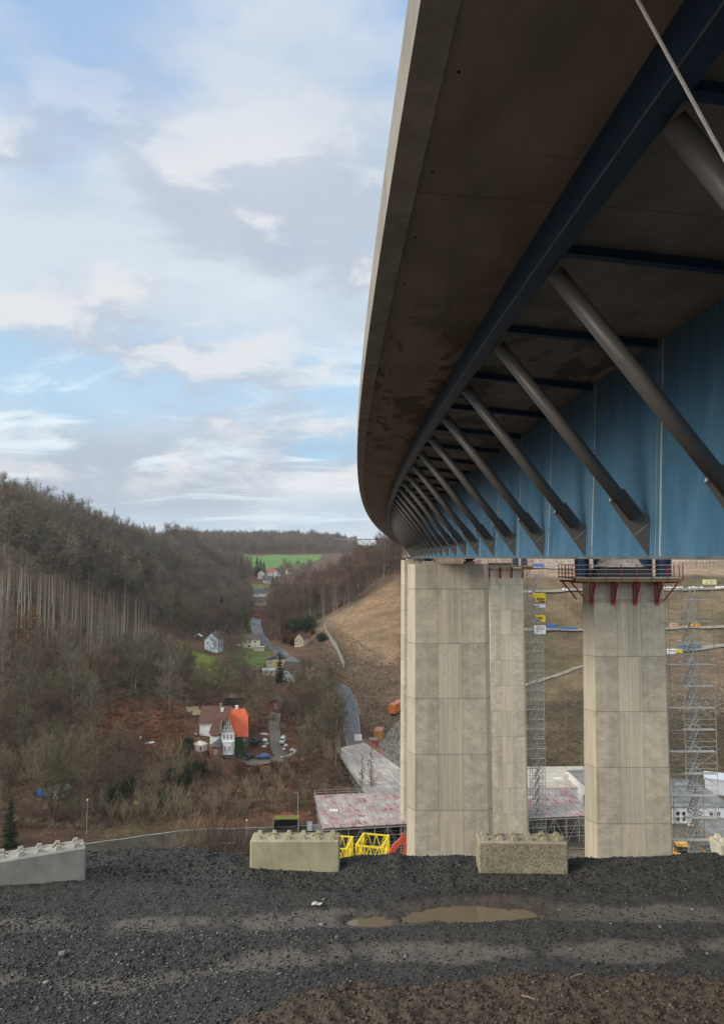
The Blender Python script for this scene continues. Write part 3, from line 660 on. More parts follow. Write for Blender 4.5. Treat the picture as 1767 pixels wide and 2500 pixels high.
# bearings and bits on the near left pier head
M_conc = plain('cast_concrete', (.36,.33,.27), .85); M_blk = plain('black_steel', (.02,.02,.022), .5); M_red = plain('red_painted_steel', (.30,.018,.02), .5); M_navy = plain('navy_steel', (.012,.035,.10), .45)
def bearing(P_, dx, lab):
    t = thing('bearing', lab, 'bearing', (P_[0]+dx, P_[1]-1.6, P_[2]), 0)
    MB().cbox((0,0,.14), (1.0,.9,.28)).build('plinth', M_conc, t); MB().tube((0,0,.28),(0,0,.42),.36,n=20).build('pot', M_blk, t); MB().cbox((0,0,.47), (.95,.9,.11)).build('top_plate', M_blk, t)
bearing((8.15,71.5,-.62), -1.9, 'black pot bearing on a plinth at the left of the near pier head'); bearing((8.15,71.5,-.62), 2.0, 'black pot bearing on a plinth at the right of the near pier head')
bearing((11.75,152.5,-.5), -1.9, 'bearing on the far hidden pier')
# ------------------------------------------------------------ working platforms with red brackets
M_ply = plain('yellow_formwork_beam', (.22,.15,.05), .7, sc=6); M_galv = plain('galvanised_tube', (.38,.365,.34), .7, var=.15, sc=8, spec=.1)
def platform(label, xc, yc, zt, w=7.6, dep=2.6, ext=1.5, n=4, deck_h=.0):
    t = thing('pier_platform', label, 'working platform', (xc, yc, zt), 0, 'red bracketed platforms round the pier heads')
    hx = w/2+ext; hy = dep/2+ext
    m = MB(); m.box((-hx,-hy,.0), (hx,-dep/2-.05,.12)); m.box((-hx,dep/2+.05,0), (hx,hy,.12)); m.box((-hx,-dep/2-.05,0.003), (-w/2-.05,dep/2+.05,.117)); m.box((w/2+.05,-dep/2-.05,.003), (hx,dep/2+.05,.117)); m.build('deck', plain('platform_planks', (.30,.28,.24), .8, sc=5), t)
    m = MB(); 
    for yy in (-hy+.1, -hy+.8): m.box((-hx+.1,yy-.05,-.26), (hx-.1,yy+.05,-.003))
    for k in range(int(hx*2/.28)): x0 = -hx+.15+k*.28; m.box((x0,-hy+.11,-.22), (x0+.08,-hy+.75,-.06))
    m.build('timber_beam', M_ply, t)
    xs = [-hx+1.9+(2*hx-3.8)*k/(n-1) for k in range(n)]
    for x0 in xs:
        m = MB()
        for dx in (-.13,.13): m.bar((x0+dx,-dep/2-.12,-2.3),(x0+dx,-dep/2-.12,-.27),.11)
        m.bar((x0,-dep/2-.15,-2.15),(x0,-hy+.15,-.35),.13); m.bar((x0,-dep/2-.1,-.33),(x0,-hy-.05,-.33),.16)
        m.cbox((x0,-dep/2-.12,-2.3),(.36,.2,.22)); m.build('bracket', M_red, t)
    for sx in (-1,1):
        for yy in (-1.6,1.6):
            m = MB(); m.bar((sx*(w/2+.1),yy,-2.1),(sx*hx,yy,-.35),.12); m.bar((sx*(w/2-.0),yy,-.36),(sx*(hx+.2),yy,-.3),.2); m.build('side_bracket', M_red, t)
    xp = [-hx+.05+(2*hx-.1)*k/7 for k in range(8)]
    for x0 in xp:
        m = MB(); m.bar((x0,-hy+.02,-.1),(x0,-hy+.02,1.35 if x0 not in xs else 1.5),.075); m.build('guard_post', M_red, t)
    for sx in (-1,1):
        for yy in np.linspace(-hy+.9, hy-.05, 5): MB().bar((sx*hx,yy,-.1),(sx*hx,yy,1.3),.075).build('guard_post', M_red, t)
    m = MB()
    for zz in (.45,.85,1.25):
        m.tube((-hx,-hy-.02,zz),(hx,-hy-.02,zz),.028,n=6)
        for sx in (-1,1): m.tube((sx*(hx+.02),-hy,zz),(sx*(hx+.02),hy,zz),.028,n=6)
        m.tube((-hx,hy,zz),(hx,hy,zz),.028,n=6)
    m.build('guard_rail', M_galv, t)
    m = MB(); m.tube((-hx+.2,-dep/2-.2,-1.9),(hx-.2,-dep/2-.2,-1.9),.025,n=6); m.tube((xs[0],-dep/2-.2,-.5),(xs[1],-dep/2-.2,-1.9),.02,n=6); m.tube((xs[3],-dep/2-.2,-.5),(xs[2],-dep/2-.2,-1.9),.02,n=6); m.build('tie_rod', M_galv, t)
    return t
platform('red and grey working platform round the head of the near right pier', 24.35, 70.3, -1.95, w=6.9)
platform('smaller looking red bracketed platform on the far pier left of the pale stair tower', 29.1, 151.3, -1.75)
def tower(label, xc, yc, z0, h, grp):
    t = thing('support_tower', label, 'support tower', (xc, yc, z0), 0, grp)
    for dx in (-.9,.9): 
        m = MB(); m.box((dx-.55,-.55,0),(dx-.45,.55,h)); m.box((dx+.45,-.55,0),(dx+.55,.55,h)); m.box((dx-.45,-.06,0.002),(dx+.45,.06,h-.002)); m.build('column', M_navy, t)
    m = MB(); m.box((-1.6,-.7,h),(1.6,.7,h+.25)); m.build('head_plate', M_navy, t); m = MB(); m.box((-1.6,-.7,-.2),(1.6,.7,-.002)); m.build('base_plate', M_navy, t); return t
g_ = 'navy blue steel support towers on the pier heads'
tower('navy steel support tower at the left of the near red platform', 22.0, 71.0, -2.0+.12, 3.4, g_); tower('navy steel support tower at the right end of the near red platform', 28.0, 71.0, -1.95+.12, 3.4, g_)
tower('navy steel support tower on the far red bracketed pier', 32.4, 152.0, -1.8+.12, 3.4, g_)
# wrapped load, boxes on the platforms
M_tarp = plain('pinkish_dust_sheet', (.42,.33,.28), .8, var=.35, sc=2.5)
m = MB(); rings = []
for z_, a_, b_ in ((0,2.35,1.2),(.35,2.0,1.0),(.8,1.75,.9),(1.35,1.5,.8),(1.5,1.3,.6)):
    rings.append([Vector((a_*math.cos(w)*(1+.06*math.sin(5*w)), b_*math.sin(w)*(1+.05*math.cos(7*w)), z_)) for w in [k*PI/12 for k in range(24)]])
m.sweep(rings); tag(m.build('covered_stack', M_tarp, loc=(24.5,70.4,-.9)), 'stack under a pinkish grey sheet between the navy towers on the near platform', 'covered load')
m = MB(); m.box((-2.6,-1.2,0),(2.6,1.2,.95)); m.box((-2.2,-1.0,.952),(2.2,1.0,1.2)); tag(m.build('steel_skid', M_blk, loc=(24.6,70.6,-2.05)), 'low black sliding bearing frame under the covered stack', 'bearing frame')
m = MB(); m.box((-2.2,-1.2,0),(2.2,1.2,1.0)); tag(m.build('steel_skid', M_blk, loc=(28.2,151.5,-2.1)), 'low black frame on top of the far red bracketed pier', 'bearing frame')
# ================================================================== TREES
def bark(name, c1, c2, var=.5):
    s = NT(name); r = s.n('ShaderNodeObjectInfo').outputs['Random']; v = s.coord('Object'); n = s.noise(v, 1.2, 3)
    c = s.mix(r, c1, c2); c = s.mix(s.ramp(n, .3, .7, 0, .5), c, tuple(k*.55 for k in c1)); return s.out(c, .95, spec=.1)
B_trunk = bark('bark', (.09,.072,.054), (.18,.15,.115)); B_pale = bark('pale_bark', (.14,.118,.092), (.44,.39,.32)); B_dark = bark('dark_bark', (.045,.036,.027), (.08,.066,.05))
T_brown = bark('brown_twigs', (.115,.078,.058), (.25,.178,.13)); T_olive = bark('mossy_twigs', (.12,.102,.062), (.235,.205,.13)); T_grey = bark('grey_twigs', (.14,.122,.09), (.25,.222,.17))
T_greygreen = bark('grey_green_twigs', (.155,.132,.098), (.27,.235,.18)); T_red = bark('russet_leaves', (.13,.06,.036), (.22,.105,.06)); T_straw = bark('straw_twigs', (.24,.195,.13), (.38,.31,.22)); T_larch = bark('larch_twigs', (.20,.12,.065), (.32,.19,.11))
T_green = bark('conifer_needles', (.014,.034,.016), (.034,.062,.026)); T_lime = bark('yellowish_conifer_needles', (.09,.12,.02), (.13,.16,.03)); T_ever = bark('dull_evergreen_leaves', (.035,.055,.022), (.07,.09,.04))
class TreeGeo:
    def __init__(s, seed): s.r = random.Random(seed); s.tv=[]; s.tf=[]; s.cv=[]; s.cf=[]
    def seg(s, p, q, r0, r1, crown=False):
        V, F = (s.cv, s.cf) if crown else (s.tv, s.tf); d = (q-p)
        if d.length < 1e-5: return
        d.normalize(); a = d.orthogonal().normalized(); b = d.cross(a); o = len(V); n = 5 if (not crown and r0 > .09) else 3
        for c, rr in ((p, r0), (q, r1)):
            for i in range(n): t = 2*PI*i/n; V.append(c+a*math.cos(t)*rr+b*math.sin(t)*rr)
        for i in range(n): F.append((o+i, o+(i+1) % n, o+n+(i+1) % n, o+n+i))
    def tri(s, p, q, w):
        d = q-p; a = d.orthogonal().normalized(); a.rotate(Matrix.Rotation(s.r.uniform(0, PI), 3, d.normalized())); o = len(s.cv)
        s.cv += [p-a*w/2, p+a*w/2, q+a*w*.12, q-a*w*.12]; s.cf.append((o, o+1, o+2, o+3))
    def grow(s, p, d, L, r, lev, maxl, spread, up, nch, tw):
        rr = s.r; nseg = 3 if lev < maxl else 1; pts = [p]; dd = d.copy()
        for k in range(nseg):
            dd = (dd+Vector((rr.uniform(-1,1), rr.uniform(-1,1), rr.uniform(-1,1)))*.16+Vector((0,0,up))).normalized(); q = pts[-1]+dd*L/nseg
            if lev <= 2: s.seg(pts[-1], q, r*(1-.7*k/nseg), r*(1-.7*(k+1)/nseg), lev > 1)
            else: s.tri(pts[-1], q, tw)
            pts.append(q)
        if lev >= maxl: return
        for j in range(nch[lev]):
            t = rr.uniform(.25, 1.0)*nseg; k = min(int(t), nseg-1); q = pts[k].lerp(pts[k+1], t-k)
            ax = Vector((rr.uniform(-1,1), rr.uniform(-1,1), rr.uniform(-.4,1))).normalized(); nd = (dd*(1-spread)+ax*spread).normalized()
            s.grow(q, nd, L*rr.uniform(.42,.72), max(r*.42,.02), lev+1, maxl, spread, up, nch, tw)
    def parts(s, name, bm, cm, H):
        return s.tv, s.tf, s.cv, s.cf
def mesh_of(name, V, F, mats):
    me = bpy.data.meshes.new(name); me.from_pydata([tuple(v) for v in V], [], F)
    for m in mats: me.materials.append(m)
    me.update(); return me
def broad(seed, H=15, trunk=.3, spread=.62, limbs=8, tw=.085, n3=(6,6,4), up=.10, lean=.0):
    g = TreeGeo(seed); r = g.r; p = Vector((0,0,-.6)); pts = [p]; r0 = H*.013+.04
    for k in range(4):
        q = pts[-1]+Vector((r.uniform(-.3,.3)+lean*H*.06, r.uniform(-.3,.3), H*(trunk+.28)/4+.1)); g.seg(pts[-1], q, r0*(1-.17*k), r0*(1-.17*(k+1))); pts.append(q)
    for j in range(limbs):
        t = 1+3*(j+.5)/limbs*1.0; k = min(int(t), 3); q = pts[k].lerp(pts[k+1], t-k); a = j*2.4+r.uniform(-.4,.4); el = .35+.75*j/limbs
        d = Vector((math.cos(a)*math.cos(el), math.sin(a)*math.cos(el), math.sin(el))); g.grow(q, d, H*r.uniform(.34,.46), r0*.42, 1, 4, spread, up, (0,)+n3, tw)
    g.grow(pts[-1], Vector((0,0,1)), H*.40, r0*.4, 1, 4, spread, up, (0,)+n3, tw); return g
def slender(seed, H=26, crown=.42, tw=.08, dead=False):
    g = TreeGeo(seed); r = g.r; n = 7; p = Vector((0,0,-.6)); pts = [p]; r0 = .19; dx, dy = r.uniform(-.12,.12), r.uniform(-.08,.08)
    for k in range(n):
        q = pts[-1]+Vector((dx+r.uniform(-.1,.1), dy+r.uniform(-.1,.1), H/n)); g.seg(pts[-1], q, r0*(1-.8*k/n), r0*(1-.8*(k+1)/n)); pts.append(q)
    for j in range(26 if dead else 14):      # stubs on the bare stem
        t = r.uniform(1, n*(1-crown)+.5); k = int(t); q = pts[k].lerp(pts[k+1], t-k); a = r.uniform(0, 2*PI); g.tri(q, q+Vector((math.cos(a), math.sin(a), r.uniform(-.3,.2)))*r.uniform(.5,1.3), .06)
    if not dead:
        for j in range(46):
            t = n*(1-crown)+(n*crown)*(j+.5)/46; k = min(int(t), n-1); q = pts[k].lerp(pts[k+1], t-k); f = (t-n*(1-crown))/(n*crown); L = H*.085*(1.25-f)*r.uniform(.6,1.2); a = r.uniform(0, 2*PI)
            d = Vector((math.cos(a), math.sin(a), r.uniform(.1,.7))).normalized(); g.grow(q, d, L, .03, 2, 4, .6, .06, (0,0,7,4), tw)
    return g
def conical(seed, H=20, base=.12, wid=.16, dens=30, tw=.10, droop=-.12, sub=5, trunk_r=.16, stub=0.0):
    g = TreeGeo(seed); r = g.r; n = 6; pts = [Vector((0,0,-.5))]
    for k in range(n): q = pts[-1]+Vector((r.uniform(-.08,.08), r.uniform(-.08,.08), (H+.5)/n)); g.seg(pts[-1], q, trunk_r*(1-.9*k/n), trunk_r*(1-.9*(k+1)/n)); pts.append(q)
    for j in range(dens):
        f = (j+r.random())/dens; h = base+(1-base)*f; t = h*n; k = min(int(t), n-1); q = pts[k].lerp(pts[k+1], t-k)
        m_ = r.randint(3, 5)
        for b in range(m_):
            a = b*2*PI/m_+r.uniform(-.5,.5); L = H*wid*(1-f)**.85*r.uniform(.65,1.15)+.25; d = Vector((math.cos(a), math.sin(a), droop+.35*f)); e = q+d*L; e.z -= .08*L*L*.1
            g.tri(q, e, tw*1.3)
            for c_ in range(sub):
                u = (c_+.6)/sub; b0 = q.lerp(e, u); a2 = a+r.choice((-1,1))*r.uniform(.5,1.1); l2 = L*(.5-.25*u)*r.uniform(.7,1.2); g.tri(b0, b0+Vector((math.cos(a2), math.sin(a2), r.uniform(-.45,.1)))*l2, tw*1.6)
    return g
def shrub(seed, H=4.5, stems=9, tw=.05, spread=.5, n3=(7,4)):
    g = TreeGeo(seed); r = g.r
    for j in range(stems):
        a = j*2.4; el = r.uniform(.9,1.45); d = Vector((math.cos(a)*math.cos(el), math.sin(a)*math.cos(el), math.sin(el))); p = Vector((r.uniform(-.4,.4), r.uniform(-.4,.4), -.2))
        g.grow(p, d, H*r.uniform(.7,1), .035, 2, 4, spread, .08, (0,0)+n3, tw)
    return g
PROTO = {}
def proto(key, g, bm, cm):
    tr = mesh_of('trunk', g.tv, g.tf, [bm]) if g.tv else None; cr = mesh_of('crown', g.cv, g.cf, [cm])
    # joined version for far trees / instancing
    V = list(g.tv)+list(g.cv); F = list(g.tf)+[tuple(i+len(g.tv) for i in f) for f in g.cf]; j = mesh_of('tree', V, F, [bm, cm]); j.polygons.foreach_set('material_index', [0]*len(g.tf)+[1]*len(g.cf)); j.update()
    PROTO.setdefault(key, []).append((tr, cr, j))
for i in range(3): proto('broad', broad(10+i, 14, .28, .62, 8), B_trunk, T_brown)
for i in range(2): proto('olive', broad(20+i, 13, .25, .55, 9, up=.14), B_trunk, T_olive)
for i in range(2): proto('greyb', broad(30+i, 15, .4, .5, 7, up=.16), B_pale, T_grey)
for i in range(4): proto('slender', slender(40+i, 30, .26, tw=.10), B_pale, T_greygreen)
for i in range(2): proto('snag', slender(50+i, 15, .1, dead=True), B_pale, T_grey)
for i in range(3): proto('beech', slender(55+i, 19, .55, tw=.09), B_pale, T_brown)
for i in range(3): proto('ridgecrown', broad(130+i, 15, .5, .6, 8, tw=.10, n3=(6,6,4), up=.2), B_pale, T_brown)
for i in range(3): proto('larch', conical(60+i, 17, .22, .17, 26, .13, .05, 5), B_dark, T_brown)
for i in range(2): proto('spruce', conical(70+i, 15, .04, .21, 46, .22, -.15, 7), B_dark, T_green)
proto('lime', conical(75, 9, .03, .24, 46, .2, .15, 7), B_dark, T_lime)
for i in range(2): proto('goldlarch', conical(80+i, 15, .1, .26, 34, .10, .0, 7), B_dark, T_larch)
for i in range(3): proto('shrub', shrub(90+i, 4.2), B_trunk, T_brown)
for i in range(2): proto('straw', shrub(95+i, 5.5, 8, .05, .32, (7,4)), B_trunk, T_straw)
proto('russet', shrub(98, 3.2, 14, .16, .7, (10,5)), B_trunk, T_red)
for i in range(2): proto('evershrub', shrub(100+i, 3.0, 14, .22, .75, (11,5)), B_dark, T_ever)
proto('bigtree', broad(111, 17, .20, .62, 12, tw=.07, n3=(8,7,5)), B_trunk, T_olive)
proto('polebare', slender(120, 15, .75, tw=.06), B_trunk, T_brown)
def plant(key, x, y, name, label, cat, sc=1.0, group=None, parts=True, z=None, cm=None, rz=None):
    v = random.choice(PROTO[key]); z = float(hz(x, y)) if z is None else z; rz = random.uniform(0, 6.28) if rz is None else rz; s3 = (sc*random.uniform(.9,1.1), sc*random.uniform(.9,1.1), sc)
    if parts:
        t = thing(name, label, cat, (x, y, z), rz, group); t.scale = s3
        for nm, me in (('trunk', v[0]), ('crown', v[1])):
            if me is None: continue
            if key in ('shrub','straw','russet','evershrub'): nm = 'twigs'
            o = bpy.data.objects.new(nm, me); C.objects.link(o); o.parent = t
            if cm and nm != 'trunk': o.material_slots[0].link = 'OBJECT'; o.material_slots[0].material = cm
        return t
    o = bpy.data.objects.new(name, v[2]); C.objects.link(o); o.location = (x, y, z); o.rotation_euler = (0,0,rz); o.scale = s3
    if cm: o.material_slots[1].link = 'OBJECT'; o.material_slots[1].material = cm
    return tag(o, label, cat, group)
TAKEN = []
def scatter(poly, n, dmin, seed=1, keep=None, tries=40):
    r = np.random.default_rng(seed); P = np.array(poly, float); x0, y0 = P.min(0); x1, y1 = P.max(0); out = []
    N_ = n*tries; qx = r.uniform(x0, x1, N_); qy = r.uniform(y0, y1, N_); k = inpoly(qx, qy, poly); qx, qy = qx[k], qy[k]
    if len(qx) > 9000: qx, qy = qx[:9000], qy[:9000]
    W_ = gpts(qx, qy); cell = {}
    for (x, y, z) in W_:
        if np.isnan(x): continue
        if keep is not None and not keep(x, y): continue
        if any((x-a)**2+(y-b)**2 < c*c for a, b, c in AVOID): continue
        i, j = int(x//dmin), int(y//dmin)
        if any((x-a)**2+(y-b)**2 < dmin*dmin for di in (-1,0,1) for dj in (-1,0,1) for a, b in cell.get((i+di, j+dj), ())): continue
        cell.setdefault((i, j), []).append((x, y)); out.append((x, y))
        if len(out) >= n: break
    return out
AVOID = []
for px, py, r_ in [(511,1690,11),(480,1458,8),(560,1450,12),(625,1480,9),(655,1520,11),(675,1430,7),(617,1590,5),(525,1575,6),(590,1700,9),(632,1663,7),(100,1795,7),(135,1795,5),(450,1685,5),(640,1850,5),(596,1500,6),(438,1600,5),(436,1432,4)]:
    q = gpt(px, py); AVOID.append((q.x, q.y, r_))
for L_ in (L1, L2):
    for q in L_[::2]: AVOID.append((q.x, q.y, 5.5 if L_ is L1 else 9))
# instanced mass of trees or undergrowth: ONE object of stuff
def mass(name, label, pts, keys, smin, smax, zoff=0.0, cmats=None):
    col_ = bpy.data.collections.new(name+'_kinds'); ks = []
    for k in keys:
        for v in PROTO[k]: o = bpy.data.objects.new('kind_%02d' % len(ks), v[2]); col_.objects.link(o); ks.append(o)
    n = len(pts); me = bpy.data.meshes.new(name); me.vertices.add(n); P = np.array([(x, y, float(hz(x, y))+zoff) for x, y in pts], np.float32); me.vertices.foreach_set('co', P.ravel())
    a = me.attributes.new('rot', 'FLOAT_VECTOR', 'POINT'); rr = np.zeros((n,3), np.float32); rr[:,2] = np.random.uniform(0,6.28,n); a.data.foreach_set('vector', rr.ravel())
    a = me.attributes.new('scl', 'FLOAT', 'POINT'); a.data.foreach_set('value', np.random.uniform(smin, smax, n).astype(np.float32))
    o = bpy.data.objects.new(name, me); C.objects.link(o)
    ng = bpy.data.node_groups.new(name, 'GeometryNodeTree'); ng.interface.new_socket('Geometry', in_out='INPUT', socket_type='NodeSocketGeometry'); ng.interface.new_socket('Geometry', in_out='OUTPUT', socket_type='NodeSocketGeometry')
    N_ = ng.nodes; gi = N_.new('NodeGroupInput'); go = N_.new('NodeGroupOutput'); ci = N_.new('GeometryNodeCollectionInfo'); ci.inputs['Collection'].default_value = col_; ci.inputs['Separate Children'].default_value = True; ci.inputs['Reset Children'].default_value = True
    ip = N_.new('GeometryNodeInstanceOnPoints'); ip.inputs['Pick Instance'].default_value = True
    na = N_.new('GeometryNodeInputNamedAttribute'); na.data_type = 'FLOAT_VECTOR'; na.inputs[0].default_value = 'rot'; nb = N_.new('GeometryNodeInputNamedAttribute'); nb.data_type = 'FLOAT'; nb.inputs[0].default_value = 'scl'
    e2r = N_.new('FunctionNodeEulerToRotation'); L = ng.links
    L.new(gi.outputs[0], ip.inputs['Points']); L.new(ci.outputs[0], ip.inputs['Instance']); L.new(na.outputs[0], e2r.inputs[0]); L.new(e2r.outputs[0], ip.inputs['Rotation']); L.new(nb.outputs[0], ip.inputs['Scale']); L.new(ip.outputs[0], go.inputs[0])
    md = o.modifiers.new('scatter', 'NODES'); md.node_group = ng
    struct(o, label, 'stuff'); return o
# ---- the left hillside wood
W1 = [(0,1118),(60,1135),(150,1172),(300,1222),(400,1235),(470,1250),(545,1270),(560,1300),(545,1330),(575,1395),(540,1410),(500,1425),(440,1440),(330,1400),(200,1330),(0,1230)]
G1 = 'bare trees covering the left hillside'
P1 = scatter(W1, 1500, 5.2, 3); P1.sort(key=lambda p: p[1]); print('wood pts', len(P1))
for i, (x, y) in enumerate(P1[:60]): plant(random.choice(('broad','broad','olive')), x, y, 'bare_tree', 'bare brown broadleaf tree in the dense wood on the upper left hillside', 'tree', random.uniform(.7,1.05), G1, parts=False, cm=random.choice((None, None, T_grey)))
if len(P1) > 60: mass('hillside_wood', 'far off bare brown wood covering the upper left hillside', P1[60:], ('broad','greyb'), .7, 1.05)
# skyline conifers
for i, (px, py) in enumerate([(4,1112),(16,1116),(32,1120),(60,1128),(78,1136),(90,1140),(112,1150),(126,1156),(140,1160),(156,1165),(172,1172),(184,1176),(198,1182),(212,1186),(224,1190),(240,1196),(256,1202),(270,1206),(286,1212),(298,1216),(322,1222),(344,1228)]):
    q = gpts([px], [py+14])[0]
    if np.isnan(q[0]): continue
    plant('larch', q[0], q[1], 'ridge_conifer', 'thin see-through conifer standing out on the left skyline', 'tree', random.uniform(.85,1.2)*(q[1]/430), 'sparse conifers along the left skyline', parts=True)
# tall pale-stemmed stand
W2 = [(0,1300),(60,1330),(180,1390),(300,1436),(352,1482),(260,1486),(130,1455),(0,1435)]
P2 = scatter(W2, 250, 3.0, 5)
for x, y in P2: plant('slender', x, y, 'slender_tree', 'tall pale stemmed tree, crown only at its top, in the left slope stand', 'tree', random.uniform(.85,1.22), 'tall pale stems on the left slope')
for x, y in scatter([(150,1435),(345,1470),(340,1500),(180,1480)], 34, 2.5, 6): plant('snag', x, y, 'dead_trunk', 'branchless dead trunk at the foot of the pale stemmed stand', 'tree', random.uniform(.6,1.1), 'dead trunks below the left stand')
# lower left mixed trees
G3 = 'bare trees on the lower left slope'
for x, y in scatter([(0,1450),(200,1480),(350,1495),(430,1530),(400,1590),(250,1560),(150,1610),(60,1700),(0,1700)], 52, 6, 8): plant(random.choice(('olive','broad','broad','greyb')), x, y, 'bare_tree', 'bare tree on the lower left slope below the pale stemmed stand', 'tree', random.uniform(.6,.95), G3)
for x, y in scatter([(0,1700),(120,1650),(240,1690),(330,1720),(260,1800),(140,1850),(0,1850)], 22, 6, 9): plant(random.choice(('olive','broad')), x, y, 'bare_tree', 'round crowned bare tree among the brush left of the villa garden', 'tree', random.uniform(.5,.8), G3)
q = gpt(118,1842); plant('bigtree', q.x, q.y, 'bare_tree', 'large bare tree with several trunks beside the blue tarpaulin', 'tree', 1.0)
for dx, l_ in ((-.9,-1),(1.1,1)):
    m = MB(); m.path([(q.x,q.y,q.z-.3),(q.x+dx*1.2,q.y,q.z+5),(q.x+dx*2.2,q.y,q.z+10),(q.x+dx*3.2,q.y+.4,q.z+14)], [.26,.2,.13,.05]); tag(m.build('tree_trunk', B_trunk), 'bare side trunk leaning %s beside the large tree near the blue tarpaulin' % ('left' if l_ < 0 else 'right'), 'tree')
q = gpt(75,1470); plant('goldlarch', q.x, q.y, 'brown_larch', 'rusty brown larch at the foot of the pale stems', 'tree', 1.0); q = gpt(98,1488); plant('goldlarch', q.x+2, q.y, 'brown_larch', 'second rusty larch just right of the first', 'tree', .8)
q = gpt(424,1505); plant('broad', q.x, q.y, 'russet_tree', 'small tree still holding rust red leaves beside the green meadow', 'tree', .55, cm=T_red)
q = gpt(22,1900); plant('spruce', q.x, q.y, 'spruce', 'dark green spruce low at the left edge above the grey block', 'tree', .62)
for px, py, sc, lb in ((332,1560,1.0,'tall bare tree with a straight pale trunk above the red bracken'),(305,1545,.8,'bare tree left of the straight pale trunk above the bracken'),(350,1555,.75,'slim bare tree right of the straight pale trunk'),(380,1600,.8,'bare tree at the right end of the bracken patch'),(165,1600,.9,'leaning pale tree at the left end of the bracken'),(205,1640,.7,'bare tree with a forked stem below the bracken'),(60,1610,.9,'pale fan shaped bare tree far left')):
    q = gpt(px, py); plant('greyb', q.x, q.y, 'bare_tree', lb, 'tree', sc)
# meadow side and valley trees
G5 = 'bare trees in the valley bottom'
for x, y in scatter([(400,1500),(470,1545),(540,1520),(560,1560),(600,1560),(600,1690),(560,1600),(450,1590)], 30, 5, 12): plant(random.choice(('olive','olive','broad')), x, y, 'bare_tree', 'mossy bare tree between the green meadow and the red roofed villa', 'tree', random.uniform(.5,.8), G5)
for x, y in scatter([(640,1600),(700,1560),(760,1570),(778,1640),(760,1720),(700,1720),(650,1690)], 62, 4.2, 13): plant(random.choice(('polebare','polebare','olive','beech')), x, y, 'bare_tree', 'slim bare tree in the thicket between the driveway and the valley road', 'tree', random.uniform(.72,1.0), 'slim trees between driveway and valley road', cm=random.choice((T_olive, T_brown)))
for x, y in scatter([(655,1530),(700,1510),(760,1520),(770,1590),(700,1600),(655,1560)], 30, 4.5, 14): plant('broad', x, y, 'bare_tree', 'dark bare tree in front of the white house by the valley road', 'tree', random.uniform(.6,.85), 'dark trees in front of the white house')
for x, y in scatter([(500,1430),(540,1420),(550,1460),(530,1490),(470,1490),(480,1470)], 10, 5, 15): plant('broad', x, y, 'bare_tree', 'dark bare tree beside the pale blue house', 'tree', random.uniform(.5,.7), 'dark trees beside the pale blue house')
for px, py, k, sc, lb in ((484,1412,'spruce',1.0,'dark spruce left in the clump behind the pale blue house'),(497,1414,'spruce',1.15,'tallest dark spruce behind the pale blue house'),(509,1412,'spruce',1.0,'dark spruce at the right of the clump behind the pale blue house'),(551,1422,'lime',1.25,'yellow green conical conifer beside the bend of the valley road'),
    (627,1530,'spruce',.68,'dark green spruce in front of the yellow house'),(572,1555,'spruce',.45,'small dark spruce in the valley garden'),(585,1548,'spruce',.5,'small dark spruce right of the other small one'),(640,1600,'spruce',.4,'small spruce behind the brick shed'),
    (665,1425,'evershrub',2.2,'dull green bush beside the half timbered house'),(690,1415,'evershrub',2.0,'dull green bush above the half timbered house'),(720,1440,'evershrub',1.2,'round green bush right of the half timbered house')):
    q = gpt(px, py); plant(k, q.x, q.y, 'spruce' if k == 'spruce' else 'conifer' if k == 'lime' else 'evergreen_bush', lb, 'tree' if k != 'evershrub' else 'bush', sc)
# the ridge on the right of the valley
W4 = [(900,1285),(860,1305),(800,1350),(740,1388),(700,1402),(650,1425),(612,1440),(598,1410),(615,1370),(650,1360),(720,1320),(800,1282),(850,1262),(900,1250)]
P4 = scatter(W4, 620, 4.6, 21); P4.sort(key=lambda p: p[1]); print('ridge pts', len(P4))
for x, y in P4[:270]: plant(random.choice(('beech','ridgecrown')), x, y, 'ridge_tree', 'bare upright tree in the brown wood on the ridge left of the bridge', 'tree', random.uniform(.85,1.15), 'bare trees on the ridge beside the bridge', parts=False)
if len(P4) > 270: mass('ridge_wood', 'bare brown wood behind the front trees of the ridge', P4[270:], ('beech','ridgecrown'), .85, 1.15)
for x, y in scatter([(640,1405),(700,1408),(700,1425),(655,1450),(632,1440)], 16, 3.5, 22): plant('russet', x, y, 'russet_bush', 'russet bush on the slope above the bend of the valley road', 'bush', random.uniform(.8,1.5), 'russet bushes above the road bend')
# far ridge across the valley
PF = [(x, y) for x, y in scatter([(370,1195),(640,1205),(800,1200),(800,1240),(725,1242),(540,1242),(470,1248),(380,1240)], 1500, 7, 31)]
print('far', len(PF)); mass('far_woodland', 'far off bare wood on the horizon ridge above the green field', PF, ('broad','ridgecrown','broad'), .85, 1.3)
fr = []
for px in np.linspace(365, 775, 90):
    ys_ = np.arange(1185, 1240, 1.0); g_ = gpts(np.full(len(ys_), px), ys_); k = np.where(~np.isnan(g_[:,0]))[0]
    if len(k): fr.append((g_[k[0],0], g_[k[0],1]))
for x, y in fr: plant(random.choice(('broad','beech')), x, y, 'horizon_tree', 'tiny bare tree standing on the far horizon ridge', 'tree', random.uniform(1.0,1.45), 'row of bare trees on the far horizon', parts=False)
for px, py, sc, lb in ((576,1292,1.5,'dark conifer left of the far white houses'),(584,1290,1.3,'dark conifer in the middle of the far clump'),(592,1293,1.2,'dark conifer at the right of the far clump'),(612,1312,.8,'dark conifer in front of the far red roofed house'),(620,1316,.8,'dark bushy conifer below the far red roofed house')):
    q = gpt(px, py); plant('spruce', q.x, q.y, 'spruce', lb, 'tree', sc, parts=False)
